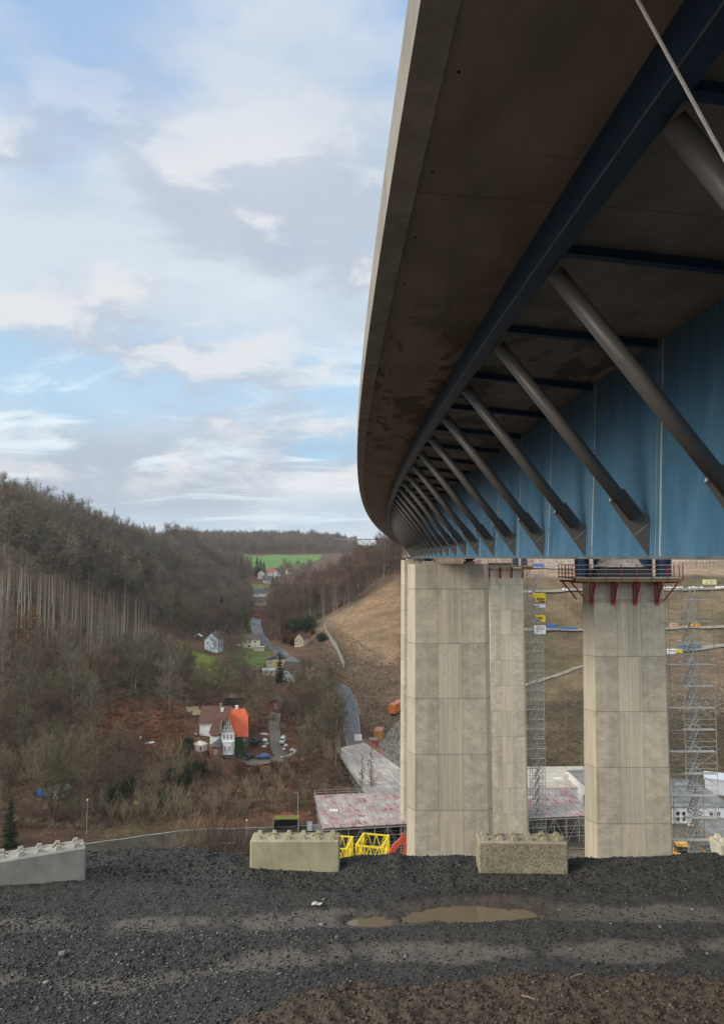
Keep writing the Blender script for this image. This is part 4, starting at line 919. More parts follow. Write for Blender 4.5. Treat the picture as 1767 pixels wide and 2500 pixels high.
for x, y in scatter([(515,1290),(560,1290),(570,1320),(540,1330),(510,1320)], 26, 6, 33): plant('beech', x, y, 'bare_tree', 'tall bare tree in front of the far village on the left', 'tree', random.uniform(1.1,1.4), 'tall bare trees before the far village', parts=False)
for x, y in scatter([(630,1275),(700,1275),(690,1300),(630,1300)], 22, 9, 34): plant('broad', x, y, 'bare_tree', 'small brown tree around the far white houses', 'tree', random.uniform(.7,1.0), 'trees around the far village', parts=False)
# embankment brush: straw coloured stems just beyond the gravel berm
for x, y in scatter([(150,1900),(560,1900),(560,1965),(0,1965),(0,1930)], 190, 1.6, 41): plant('straw', x, y, 'straw_shrub', 'tall straw coloured shrub rising behind the gravel berm', 'bush', random.uniform(.7,1.75), 'straw coloured shrubs behind the berm', cm=random.choice((None, T_brown, T_olive)))
for x, y in scatter([(250,1840),(550,1830),(600,1850),(300,1870)], 34, 3, 42): plant('straw', x, y, 'straw_shrub', 'pale bare shrub on the far side of the lower street', 'bush', random.uniform(.6,1.0), 'pale shrubs beyond the lower street')
for x, y in scatter([(0,1700),(420,1700),(560,1730),(745,1700),(745,1830),(640,1840),(0,1850)], 150, 3.6, 43): plant(random.choice(('shrub','shrub','straw')), x, y, 'bare_shrub', 'bare brown shrub on the slope below the villa', 'bush', random.uniform(.45,1.0), 'bare shrubs on the slope below the villa')
for x, y in scatter([(150,1560),(420,1590),(430,1690),(100,1690)], 70, 4, 44): plant('shrub', x, y, 'bare_shrub', 'low bare shrub in the reddish bracken', 'bush', random.uniform(.35,.8), 'low shrubs in the bracken')
for px, py, sc in ((270,1795,1.0),(292,1775,.8),(255,1805,.9),(425,1745,1.0),(438,1752,1.2),(405,1765,.8),(420,1692,1.0),(360,1800,.8),(385,1752,.8)):
    q = gpt(px, py); plant('evershrub', q.x, q.y, 'evergreen_bush', 'dull dark green bush in the garden left of the villa', 'bush', sc, 'dark green garden bushes')
for px, py, sc in ((450,1730,.8),(540,1735,.8),(575,1740,.7),(620,1735,.8),(660,1730,.7)):
    q = gpt(px, py); plant('russet', q.x, q.y, 'russet_hedge_bush', 'reddish brown hedge bush below the villa drive', 'bush', sc, 'reddish hedge below the drive')
for px, py, k, sc, lb in ((832,1796,'polebare',.82,'bare tree with bent crown in front of the planked deck'),(812,1792,'polebare',.7,'slim bare tree left of the one before the planked deck'),(745,1700,'greyb',.85,'pale curved birch trunk at the right end of the thicket'),(428,1760,'polebare',.6,'thin bare tree below the garden tent'),(492,1745,'polebare',.7,'rust tinted thin tree in front of the villa')):
    q = gpt(px, py); plant(k, q.x, q.y, 'bare_tree', lb, 'tree', sc)
for x, y in scatter([(1530,1262),(1623,1258),(1623,1272),(1530,1276)], 14, 4, 51): plant('beech', x, y, 'bare_tree', 'pale bare tree above the terraced slope at the right edge', 'tree', random.uniform(.8,1.0), 'bare trees above the right slope', parts=True)
# dry ground cover over all slopes: one object of tufts
g = TreeGeo(7)
for i in range(46):
    a = random.uniform(0, 6.28); r_ = random.uniform(0,.8); p = Vector((math.cos(a)*r_, math.sin(a)*r_, -.1)); g.tri(p, p+Vector((random.uniform(-.6,.6), random.uniform(-.6,.6), random.uniform(.3,1.0))), .09)
for cm_ in (T_brown, T_straw, T_olive, T_red): proto('tuft_'+cm_.name, g, B_trunk, cm_)
U = scatter([(0,1440),(350,1490),(430,1520),(600,1560),(780,1560),(790,1720),(740,1850),(0,1860)], 7000, .8, 61)
def sub(pts, f, sd):
    r = np.random.default_rng(sd); return [p for p in pts if r.random() < f(p[0], p[1])]
inred = lambda x, y: bool(inpoly(np.array([x]), np.array([y]), Z_red)[0]); 
mass('undergrowth', 'dry brown undergrowth on the left slope', [p for i, p in enumerate(U) if i % 10 < 6 and not inred(*p)], ('tuft_brown_twigs','tuft_straw_twigs'), .5, 1.3)
mass('bracken', 'reddish dead bracken on the slope left of the villa', [p for i, p in enumerate(U) if inred(*p) or i % 10 == 7], ('tuft_russet_leaves',), .5, 1.1)
mass('mossy_undergrowth', 'greenish moss and bramble on the left slope', [p for i, p in enumerate(U) if i % 10 in (8, 9) and not inred(*p)], ('tuft_mossy_twigs',), .5, 1.2)
U2 = scatter([(760,1410),(900,1500),(900,1640),(820,1650),(770,1560),(700,1440)], 1800, 1.0, 62)
mass('rough_grass', 'tufts of dry grass on the cleared slope', U2, ('tuft_straw_twigs','tuft_brown_twigs'), .3, .8)
U3 = scatter([(1170,1640),(1300,1640),(1300,1720),(1170,1720)], 900, 1.0, 63)+scatter([(1500,1600),(1623,1600),(1623,1730),(1500,1730)], 900, 1.0, 64)
mass('rough_grass', 'rough dark grass at the foot of the right slope', U3, ('tuft_brown_twigs','tuft_mossy_twigs'), .4, 1.0)
# ================================================================== HOUSES
def tiles(name, c1, c2, pitch=.34, rough=.7):
    s = NT(name); v = s.coord('Object'); x, y, z = s.xyz(v); fz = s.math('FRACT', s.mul(z, 1/pitch)); ln = s.ramp(fz, .0, .25, 1, 0)
    n = s.noise(v, 1.4, 5, .65); c = s.mix(s.ramp(n, .3, .7), c1, c2); c = s.mix(s.mul(ln, .4), c, tuple(k*.35 for k in c1)); return s.out(c, rough, bump=fz, bs=.4, bd=.05)
def render_mat(name, c): return plain(name, c, .85, var=.10, sc=.7)
M_tb = tiles('brown_roof_tiles', (.085,.032,.022), (.13,.055,.04)); M_to = tiles('orange_roof_tiles', (.50,.085,.03), (.66,.13,.05)); M_tg = tiles('grey_slate_roof', (.05,.055,.065), (.10,.105,.12)); M_tr = tiles('red_roof_tiles', (.35,.07,.045), (.5,.11,.07)); M_tdark = tiles('dark_brown_roof', (.06,.045,.038), (.11,.085,.07))
M_wh = render_mat('white_render', (.70,.70,.69)); M_pb = render_mat('pale_blue_render', (.48,.58,.68)); M_cr = render_mat('cream_render', (.62,.54,.40)); M_ye = render_mat('yellow_render', (.62,.47,.18)); M_bg = render_mat('beige_render', (.50,.42,.33)); M_gs = render_mat('grey_stone', (.22,.20,.18))
s = NT('red_brick'); v = s.coord('Object'); x, y, z = s.xyz(v); fz = s.math('FRACT', s.mul(z, 1/.16)); n = s.noise(v, 3, 4); c = s.mix(n, (.16,.045,.035), (.26,.085,.06)); M_brick = s.out(s.mix(s.mul(s.ramp(fz, 0, .25, 1, 0), .5), c, (.3,.25,.22)), .9)
s = NT('window_glass'); M_glass = s.out((.012,.014,.018), .12, spec=.8)
M_fr = plain('white_frame', (.75,.75,.74), .5, var=.05); M_timber = plain('dark_timber', (.06,.04,.03), .8); M_chim = plain('chimney_brick', (.25,.20,.17), .9); M_zinc = plain('zinc_sheet', (.42,.43,.45), .4, metal=.3); M_hedge = T_ever
def window(parent, cx, y, z, w=1.0, h=1.4, face='front', frame=None):
    """pane with a frame round it, on a wall parallel to x (front) or to y (left/right)"""
    fr = frame or M_fr; m = MB(); t_ = .09; g = MB()
    def bx(mb, a0, a1, z0, z1, d0, d1):
        if face in ('front','back'): mb.box((cx+a0, y+min(d0,d1), z0), (cx+a1, y+max(d0,d1), z1))
        else: mb.box((y+min(d0,d1), cx+a0, z0), (y+max(d0,d1), cx+a1, z1))
    sgn = -1 if face in ('front','left') else 1
    bx(m, -w/2, w/2, z, z+t_, 0, sgn*.08); bx(m, -w/2, w/2, z+h-t_, z+h, 0, sgn*.08); bx(m, -w/2, -w/2+t_, z+t_, z+h-t_, 0, sgn*.078); bx(m, w/2-t_, w/2, z+t_, z+h-t_, 0, sgn*.078); bx(m, -.03, .03, z+t_, z+h-t_, 0, sgn*.07)
    o = m.build('window', fr, parent); bx(g, -w/2+t_, w/2-t_, z+t_, z+h-t_, -sgn*.02, sgn*.03); g.build('pane', M_glass, o); return o
def gable_house(name, label, px, py, rz, L, D, hw, hr, wall, roof, wins=(), gable='y', base=M_gs, chim=((0,0),), over=.35, sink=1.0, group=None, pos=None, cat='house', halfhip=0):
    """ridge runs along local x when gable='x' (gables at the x ends), else along local y (gable towards the viewer)"""
    q = pos if pos is not None else gpt(px, py); t = thing(name, label, cat, (q[0], q[1], q[2]), rz, group); l, d = L/2, D/2
    m = MB()
    if gable == 'y':
        m.hull([Vector((-l,-d,-sink)),Vector((l,-d,-sink)),Vector((l,-d,hw)),Vector((0,-d,hw+hr)),Vector((-l,-d,hw))], [Vector((-l,d,-sink)),Vector((l,d,-sink)),Vector((l,d,hw)),Vector((0,d,hw+hr)),Vector((-l,d,hw))])
    else:
        m.hull([Vector((-l,-d,-sink)),Vector((-l,d,-sink)),Vector((-l,d,hw)),Vector((-l,0,hw+hr)),Vector((-l,-d,hw))], [Vector((l,-d,-sink)),Vector((l,d,-sink)),Vector((l,d,hw)),Vector((l,0,hw+hr)),Vector((l,-d,hw))])
    m.build('wall', wall, t)
    if pos is None and 1400 < py < 1560: t.scale = (.76,.76,.76)
    m = MB(); th = .16; k = hr/(l if gable == 'y' else d)
    for sg in (-1, 1):
        if gable == 'y': A = [Vector((0,-d-over,hw+hr+.02)),Vector((0,d+over,hw+hr+.02)),Vector((sg*(l+over),d+over,hw-over*k+.02)),Vector((sg*(l+over),-d-over,hw-over*k+.02))]
        else: A = [Vector((-l-over,0,hw+hr+.02)),Vector((l+over,0,hw+hr+.02)),Vector((l+over,sg*(d+over),hw-over*k+.02)),Vector((-l-over,sg*(d+over),hw-over*k+.02))]
        m.hull(A, [p+Vector((0,0,th)) for p in A])
    rf = m.build('roof', roof, t)
    for cx, cy in chim:
        zt = hw+hr+.7; m = MB(); m.box((cx-.3,cy-.3,hw+hr*.3),(cx+.3,cy+.3,zt)); m.box((cx-.36,cy-.36,zt),(cx+.36,cy+.36,zt+.1)); m.build('chimney', M_chim, rf)
    for w_ in wins: window(t, *w_)
    if over > .3:
        m = MB()
        for sg in (-1, 1):
            if gable == 'y': m.tube((sg*(l+over),-d-over,hw-over*k),(sg*(l+over),d+over,hw-over*k),.07,n=6)
            else: m.tube((-l-over,sg*(d+over),hw-over*k),(l+over,sg*(d+over),hw-over*k),.07,n=6)
        m.build('gutter', M_zinc, rf)
    return t
# ---- the villa with two-coloured roof
q = gpt(511,1700); V0 = (q.x-.2, q.y+1.5, q.z+.1)
t = thing('villa', 'white villa with half brown, half bright orange roof and an ivy covered right wall', 'house', V0, R(4))
M_ivy = plain('ivy', (.035,.075,.022), .9, var=.6, sc=5)
m = MB(); m.box((-3.9,0,-2.5),(-.001,8.0,6.6)); m.build('wall', M_wh, t)
m = MB(); m.box((.002,0,-2.5),(4.1,8.0,5.6)); m.build('wall', M_wh, t)
# ivy coat: many small leaves on the right wall
rg_ = random.Random(5); m = MB()
for i in range(1500):
    x_, z_ = rg_.uniform(1.7,4.1), rg_.uniform(-.6,4.9)
    if rg_.random() > .55+.45*math.sin(x_*2)*math.sin(z_+1) and z_ > 3.5: continue
    p_ = Vector((x_, -.10-rg_.random()*.14, z_)); a_ = rg_.uniform(0,6.28); u_ = Vector((math.cos(a_), rg_.uniform(-.4,.4), math.sin(a_)))*.16; w_ = Vector((-math.sin(a_), rg_.uniform(-.4,.4), math.cos(a_)))*.13; m.quad(p_-u_, p_-w_, p_+u_, p_+w_)
for i in range(900):
    y_, z_ = rg_.uniform(0,6), rg_.uniform(-.6,4.6); p_ = Vector((4.2+rg_.random()*.14, y_, z_)); a_ = rg_.uniform(0,6.28); u_ = Vector((.05,math.cos(a_), math.sin(a_)))*.16; w_ = Vector((.05,-math.sin(a_), math.cos(a_)))*.13; m.quad(p_-u_, p_-w_, p_+u_, p_+w_)
m.build('ivy', M_ivy, t, fix=False)
# main roof, ridge along x, clipped gable at the right end
def slab(mb, pts, th=.18): 
    P_ = [Vector(p) for p in pts]; mb.hull(P_, [p+Vector((0,0,th)) for p in P_])
rz_ = 10.6
m = MB(); slab(m, [(.3,4,rz_),(3.7,4,rz_),(4.7,2.3,8.6),(5.0,-.7,4.7),(.3,-.7,4.7)]); slab(m, [(.3,4,rz_),(.3,8.6,5.0),(5.0,8.6,5.0),(4.7,5.7,8.6),(3.7,4,rz_)]); slab(m, [(3.7,4,rz_+.003),(4.7,5.7,8.6),(4.7,2.3,8.6)]); ro = m.build('roof', M_to, t)
m = MB(); slab(m, [(-4.3,4,rz_-.6),(.298,4,rz_-.003),(.298,.6,6.3),(-4.3,.6,6.3)]); slab(m, [(-4.3,4,rz_-.6),(-4.3,8.5,5.6),(.298,8.5,5.6),(.298,4,rz_-.003)]); rb = m.build('roof', M_tb, t); 
m = MB(); m.hull([Vector((4.1,0,5.6)),Vector((4.1,8,5.6)),Vector((4.1,5.6,8.5)),Vector((4.1,2.4,8.5))], [Vector((4.0,0,5.6)),Vector((4.0,8,5.6)),Vector((4.0,5.6,8.5)),Vector((4.0,2.4,8.5))]); m.build('gable', M_wh, t)
# left front wing with steep brown roof
m = MB(); m.box((-4.4,-.8,-2.5),(-1.7,2.5,5.3)); m.build('wall', M_wh, t)
m = MB(); m.hull([Vector((-4.4,-.8,5.3)),Vector((-4.4,2.5,5.3)),Vector((-4.4,1.6,7.6)),Vector((-4.4,.6,7.6))], [Vector((-4.2,-.8,5.3)),Vector((-4.2,2.5,5.3)),Vector((-4.2,1.6,7.6)),Vector((-4.2,.6,7.6))]); m.build('gable', M_wh, t)
m = MB(); slab(m, [(-3.9,1.2,8.6),(-1.65,1.2,8.6),(-1.65,-1.15,5.2),(-4.1,-1.15,5.2),(-4.7,-.6,5.9)]); slab(m, [(-3.9,1.2,8.6),(-4.7,3.0,5.2),(-1.65,3.0,5.2),(-1.65,1.2,8.6)]); m.build('roof', M_tb, t)
# tall white bay tower with timbered gable
m = MB(); m.box((-1.6,-1.4,2.1),(1.65,3.0,6.3)); 
m.prism([(-1.55,-1.38),(-1.0,-2.1),(1.05,-2.1),(1.6,-1.38)], .9, 3.9); bw = m.build('bay', M_wh, t)
m = MB(); m.box((-1.5,-1.3,-2.5),(1.55,2.9,2.098)); m.build('basement', M_gs, t)
m = MB(); m.hull([Vector((-1.6,-1.4,6.3)),Vector((1.65,-1.4,6.3)),Vector((.02,-1.4,9.9))], [Vector((-1.6,3.4,6.3)),Vector((1.65,3.4,6.3)),Vector((.02,3.4,9.9))]); gb = m.build('gable', M_wh, t)
m = MB(); 
for x_ in (-1.05,-.55,0,.55,1.05): m.box((x_-.045,-1.455,6.35),(x_+.045,-1.402,6.35+max(.3,3.3*(1-abs(x_)/1.6)-.15)))
for z_, h_ in ((6.3,1.62),(7.1,1.25),(7.95,.85),(8.7,.5)): m.box((-h_,-1.46,z_),(h_,-1.404,z_+.08))
m.build('timber_frame', M_timber, gb)
m = MB(); slab(m, [(-2.1,-1.9,5.3),(.02,-1.9,10.0),(.02,3.2,10.0),(-2.1,3.2,5.3)], .2); m.build('roof', M_tb, t)
m = MB(); slab(m, [(.022,-1.9,10.0),(2.15,-1.9,5.3),(2.15,3.2,5.3),(.022,3.2,10.0)], .2); m.build('roof', M_to, t)
m = MB(); m.box((-2.0,-1.55,5.98),(-1.68,.0,6.06)); m.box((-1.6,-1.5,3.95),(1.65,-1.42,4.1)); m.prism([(-1.62,-1.42),(-1.04,-2.18),(1.09,-2.18),(1.67,-1.42)], 3.85, 3.95); m.prism([(-1.62,-1.42),(-1.04,-2.18),(1.09,-2.18),(1.67,-1.42)], .85, .92); m.build('cornice', M_fr, bw)
for x_ in (-.85,0,.85): window(bw, x_, -1.4, 4.35, .5, 1.3)
for x_ in (-.55,.5): window(bw, x_, -2.1, 1.6, .45, 1.5)
for x_ in (-.3,.3): window(gb, x_, -1.42, 7.25, .42, .6)
window(t, 3.0, 0, 1.6, .55, 1.6); window(t, 3.75, 0, 1.6, .45, 1.6); window(t, 1.0, -4.4, 2.6, 1.2, 1.4, 'left'); window(t, -.2, -1.3, -.6, .5, 1.2)
m = MB(); m.box((-.75,-1.36,-1.9),(-.15,-1.3,.3)); m.build('door', plain('grey_blue_door', (.22,.27,.33), .6), t)
# brick annex with grey pyramid roof
m = MB(); m.prism([(-3.6,-2.9),(-1.55,-2.9),(-1.55,-.8),(-4.1,-.8),(-4.1,-2.2)], .6, 3.0); an = m.build('annex', M_brick, t); m = MB(); m.prism([(-3.5,-2.8),(-1.55,-2.8),(-1.55,-.8),(-4.0,-.8),(-4.0,-2.2)], -2.5, .598); m.build('basement', M_gs, t)
m = MB(); ap = Vector((-1.6,-.85,5.0)); rr_ = [Vector(p) for p in ((-3.85,-3.15,3.0),(-1.4,-3.15,3.0),(-1.4,-.8,3.0),(-4.35,-.8,3.0),(-4.35,-2.3,3.0))]; m.add(rr_+[ap], [(0,1,5),(1,2,5),(2,3,5),(3,4,5),(4,0,5),(4,3,2,1,0)]); m.build('annex_roof', M_tg, an)
window(an, -2.6, -2.9, 1.2, .7, 1.1)
for x_, y_, z_ in ((-2.0,4,9.6),(1.6,4.2,10.1)): m = MB(); m.box((x_-.35,y_-.3,z_),(x_+.35,y_+.3,z_+1.3)); m.box((x_-.42,y_-.36,z_+1.3),(x_+.42,y_+.36,z_+1.42)); m.build('chimney', M_fr, ro)
m = MB(); m.tube((-1.72,-1.3,4.6),(-1.72,.3,8.9),.06,n=6); m.tube((-1.5,-1.5,-2),(-1.5,-1.5,4.2),.05,n=6); m.build('downpipe', M_zinc, t)
m = MB(); m.box((-2.6,2.0,8.62),(-2.1,2.5,8.7)); m.build('skylight', M_glass, rb)
# ---- rear brown roofed house behind the villa
q = gpt(470,1668); gable_house('rear_house', 'dark brown roofed house half hidden behind the left of the villa', 0, 0, R(0), 7.5, 7, 4.2, 3.4, M_wh, M_tb, gable='x', chim=((1.0,0),), pos=(V0[0]-5.2, V0[1]+12, float(hz(V0[0]-5.2, V0[1]+12))-.8), sink=5)
# ---- houses up the valley
gable_house('house', 'pale blue house with steep grey gable roof on the meadow', 480, 1458, R(-12), 7.6, 7.5, 6.2, 3.4, M_pb, M_tg, wins=((-1.2,-3.75,7.0,.6,.9,'front'),(1.0,-3.75,7.0,.6,.9,'front'),(-1.9,-3.75,3.6,1.0,1.3,'front'),(-2.4,-3.75,1.0,.7,1.2,'front')), chim=((.2,1.5),))
gable_house('shed', 'small white roofed shed left of the pale blue house', 445, 1433, R(5), 3.6, 4, 1.6, 1.1, plain('dark_shed_wall', (.10,.08,.06), .9), plain('white_sheet_roof', (.72,.73,.75), .6, var=.08), chim=(), cat='shed')
t = gable_house('house', 'cream villa with low dark hipped roof beside the bend of the road', 563, 1452, R(8), 10.5, 9, 5.2, 2.6, M_cr, M_tdark, gable='x', wins=((-3.2,-4.5,3.2,1.3,1.2,'front'),(-.6,-4.5,3.2,1.5,1.2,'front'),(2.4,-4.5,3.2,1.3,1.2,'front'),(2.4,-4.5,.6,1.3,1.2,'front'),(-1,-4.5,.6,1.5,1.5,'front')), chim=())
m = MB(); m.box((-8.2,-6.8,-.8),(-4.2,-3.0,2.4)); wg = m.build('conservatory', M_fr, t)
for x_ in (-7.5,-6.2,-4.9): window(wg, x_, -6.8, .7, .9, 1.2)
m = MB(); m.box((1.4,-10.2,-1.5),(7.6,-4.9,1.2)); m.build('garage', M_bg, t); m = MB(); m.box((1.2,-10.5,1.2),(7.9,-4.8,1.42)); m.build('garage_roof', M_zinc, t)
t = gable_house('house', 'yellow house with slate clad gable and grey roof beside the road', 626, 1498, R(6), 6.6, 8.5, 5.0, 2.9, M_ye, M_tg, wins=((-.9,-4.25,5.4,.8,1.1,'front'),(.9,-4.25,5.4,.8,1.1,'front'),(-1.2,-4.25,2.6,1.0,1.3,'front')), chim=((-1.5,2.0),(.8,3)), over=.34)
m = MB(); m.hull([Vector((-3.35,-4.28,4.98)),Vector((3.35,-4.28,4.98)),Vector((0,-4.28,7.86))], [Vector((-3.35,-4.24,4.98)),Vector((3.35,-4.24,4.98)),Vector((0,-4.24,7.86))]); m.build('gable_cladding', M_tg, t)
m = MB(); m.box((-6.2,-3.4,-.8),(-3.32,4.8,4.6)); wg = m.build('side_wing', M_bg, t); m = MB(); slab(m, [(-6.5,-3.7,4.6),(-3.3,-3.7,5.9),(-3.3,5,5.9),(-6.5,5,4.6)], .15); m.build('roof', M_tdark, wg)
window(wg, -4.8, -3.4, 2.6, .9, 1.2)
gable_house('house', 'white house largely hidden behind dark bare trees below the yellow house', 664, 1524, R(-14), 11, 8.5, 5.2, 3.2, M_wh, M_tdark, gable='x', wins=((-3.6,-4.25,2.9,.9,1.2,'front'),(-1.2,-4.25,2.9,.9,1.2,'front'),(1.4,-4.25,2.9,.9,1.2,'front'),(4,-4.25,2.9,.9,1.2,'front'),(-3.6,-4.25,.4,.9,1.2,'front'),(4,-4.25,.4,.9,1.2,'front')), chim=((2,0),))
t = gable_house('house', 'half timbered house with brown tiled roof below the cleared slope', 676, 1448, R(-22), 6.5, 7, 4.6, 3.2, M_cr, M_tb, gable='y', wins=((-1.4,-3.5,3.0,.9,1.1,'front'),(1.4,-3.5,3.0,.9,1.1,'front'),(0,-3.5,5.2,.8,.9,'front')), chim=())
m = MB(); 
for x_ in (-3.1,-2.1,-.7,.7,2.1,3.1): m.box((x_-.07,-3.56,.2),(x_+.07,-3.502,4.5+max(0,3.0*(1-abs(x_)/3.25))))
for z_ in (.9,2.6,4.4): m.box((-3.2,-3.565,z_),(3.2,-3.505,z_+.14))
m.build('timber_frame', M_timber, t)
t = gable_house('garden_house', 'low flat grey roofed white garden house in front of the yellow house', 604, 1512, R(3), 6, 4.5, 2.2, .6, M_wh, M_zinc, gable='x', wins=((-1.5,-2.25,.6,1.0,1.0,'front'),(1.2,-2.25,.6,1.2,1.0,'front')), chim=(), cat='garden house')
t = gable_house('shed', 'brick shed with grey roof at the upper end of the driveway', 618, 1592, R(-4), 3.3, 4.2, 2.6, .9, M_brick, M_tg, wins=((.6,-2.1,.9,.7,1.2,'front'),), chim=(), cat='shed')
t = gable_house('shed', 'dark open fronted timber shed with rusty roof behind the villa', 526, 1578, R(2), 5.4, 3.6, 2.3, .5, M_timber, plain('rusty_sheet_roof', (.17,.08,.06), .8), gable='x', chim=(), cat='shed')
for i, (px, py, L, D, hw, wall, roof, rz, gb_, lb) in enumerate(((586,1298,6,8,5.0,M_cr,M_tdark,.1,'y','far cream house with pointed white gable below the green field'),(606,1292,8,7,3.6,M_wh,M_tr,.3,'x','far house with a red roof at the foot of the green field'),(618,1290,7,7,3.8,M_wh,M_tdark,-.5,'y','far white gabled house right of the red roofed one'),(519,1294,7,8,5,M_bg,M_tdark,0,'y','far beige house seen between tall bare trees on the left'),
     (571,1346,8,8,3.0,M_wh,M_tg,.25,'y','white gabled house in the middle of the valley village'),(583,1341,10,8,4.5,M_wh,M_tg,.1,'x','house with a broad grey roof behind the white gabled one'),(598,1340,7,9,6.5,M_cr,M_tdark,-.55,'y','tall cream timbered house at the wood edge in the valley village'),(582,1357,9,6,3.0,M_bg,M_tdark,.05,'x','low beige house at the front of the valley village'),(600,1306,9,9,2.0,M_wh,M_tg,.2,'x','far low house with a grey hip roof below the red roofed one'),(648,1286,5,6,4,M_bg,M_tr,.4,'y','far pinkish house at the right edge of the village'),(530,1306,8,5,2.2,M_wh,M_tdark,0,'x','far low white building among trees on the left'))):
    k = 1.25 if py < 1310 else 1.0
    gable_house('house', lb, px, py, rz, L*k, D*k, hw*k, (L if gb_ == 'y' else D)*.40*k, wall, roof, wins=((-L*.22,-D*k/2,hw*.55,1.1,1.3,'front'),(L*.22,-D*k/2,hw*.55,1.1,1.3,'front')), gable=gb_, chim=((.5,.5),), sink=2.5)
# ---- garden things
M_canvas = plain('cream_canvas', (.62,.56,.46), .85, var=.1)
q = gpt(449,1690); t = thing('garden_tent', 'cream hexagonal garden tent on a timber deck left of the villa', 'tent', tuple(q), 0)
hx_ = [(1.7*math.cos(k*PI/3), 1.7*math.sin(k*PI/3)) for k in range(6)]
m = MB(); m.prism(hx_, .9, 2.4); m.build('side_walls', M_canvas, t); m = MB(); v_ = [Vector((1.9*math.cos(k*PI/3),1.9*math.sin(k*PI/3),2.38)) for k in range(6)]+[Vector((0,0,3.2))]; m.add(v_, [(k,(k+1)%6,6) for k in range(6)]+[(5,4,3,2,1,0)]); m.build('canopy', M_canvas, t)
m = MB(); m.prism([(1.25*x_,1.25*y_) for x_, y_ in hx_], -.8, .88); m.build('deck', plain('weathered_timber', (.16,.10,.08), .9), t)
for a_ in (4.0,5.0): m = MB(); c_ = Vector((1.52*math.cos(a_),1.52*math.sin(a_),0)); m.cbox((c_.x,c_.y,1.6),(.35,.12,.8)); m.build('window', M_glass, t)
for px, py, rz, lb in ((432,1606,.35,'upper mossy lean-to roof left of the villa'),(446,1614,.05,'lower mossy lean-to roof left of the villa')):
    q = gpt(px, py); t = thing('lean_to', lb, 'lean-to', tuple(q), rz); m = MB(); slab(m, [(-1.7,-1.2,1.5),(1.7,-1.2,1.5),(1.7,1.2,2.3),(-1.7,1.2,2.3)], .1); m.build('roof', plain('mossy_boards', (.20,.17,.09), .9), t)
    for x_ in (-1.6,1.6):
        for y_, h_ in ((-1.1,1.5),(1.1,2.25)): MB().box((x_-.06,y_-.06,-.5),(x_+.06,y_+.06,h_)).build('post', M_timber, t)
M_bluet = plain('blue_tarpaulin', (.015,.14,.62), .45, var=.3, sc=2); M_whp = plain('white_plastic', (.72,.72,.74), .5, var=.1)
def heap(name, label, px, py, sx, sy, h, mat, cat, rz=0, dz=0):
    q = gpt(px, py); r = random.Random(int(px*7+py)); rings = []
    for k in range(4):
        u = k/3; rings.append([Vector((math.cos(a)*sx*(1-.6*u*u)*r.uniform(.8,1.15), math.sin(a)*sy*(1-.6*u*u)*r.uniform(.8,1.15), -.3+(h+.3)*u*r.uniform(.85,1.1))) for a in [j*PI/5 for j in range(10)]])
    m = MB(); m.sweep(rings); o = m.build(name, mat, loc=(q.x, q.y, q.z+dz)); o.rotation_euler = (0,0,rz); return tag(o, label, cat)
q = gpt(102,1785); t = thing('covered_woodpile', 'woodpile under a bright blue tarpaulin beside the large bare tree', 'woodpile', tuple(q), .05)
m = MB(); 
for k in range(9):
    for j in range(4): m.tube((-1.9+k*.45,-.7,.2+j*.33),(-1.9+k*.45,.7,.2+j*.33),.17,n=7)
m.build('logs', M_timber, t); m = MB(); rings = [[Vector((-1.5+k*.42, y_, z_+.07*math.sin(k*2.3+j))) for j, (y_, z_) in enumerate(((-.85,.25),(-.82,1.0),(-.7,1.55),(0,1.62),(.7,1.5),(.8,.9)))] for k in range(9)]; m.sweep(rings, closed=False, caps=False); o = m.build('tarpaulin', M_bluet, t, fix=False)
q = gpt(137,1785); gable_house('garden_hut', 'small pale round topped garden hut right of the blue tarpaulin', 0, 0, R(-20), 1.9, 2.6, 1.7, .9, plain('pale_green_grey_boards', (.42,.43,.36), .8), plain('pale_hut_roof', (.45,.45,.40), .7), chim=(), pos=tuple(q), cat='hut')
heap('lime_sheet', 'small lime green sheet lying in the bushes', 307, 1936-136, .7, .6, .4, plain('lime_sheet', (.25,.62,.08), .6), 'sheet')
heap('white_sheet', 'crumpled long white sheet on the slope left of the villa', 337, 1666, 2.1, .35, .25, M_whp, 'plastic sheet', .5); heap('white_sheet', 'short white sheet lying left of the long crumpled one', 316, 1655, .5, .4, .4, M_whp, 'plastic sheet', .4); heap('white_sheet', 'pale blue sheet scrap near the lean-to roofs', 440, 1648, .45, .3, .5, plain('pale_blue_plastic', (.5,.55,.65), .5), 'plastic sheet'); heap('blue_sheet', 'small bright blue sheet in the garden below the tent', 431, 1744-10, .7, .4, .3, M_bluet, 'plastic sheet')
for px, py, sx, sy, h, lb in ((640,1672,.8,.5,.5,'white rubble bags right of the white trailer'),(636,1680,.5,.5,.4,'small white bag pile below the rubble bags'),(655,1682,.9,.5,.4,'white plastic heap near the curved garden wall'),(594,1660,.8,.6,.5,'stack of pale sheets left of the driveway'),(598,1668,.7,.5,.5,'grey white bags at the left driveway edge'),(592,1674,.8,.4,.3,'pale board pile below the bags beside the driveway')): heap('rubble_heap', lb, px, py, sx, sy, h, M_whp if 'grey' not in lb else M_zinc, 'heap', .3)
heap('plank_pile', 'pale planks on a low trailer beside the driveway', 590, 1646, 1.9, .4, .3, plain('pale_planks', (.5,.44,.33), .8), 'plank pile')
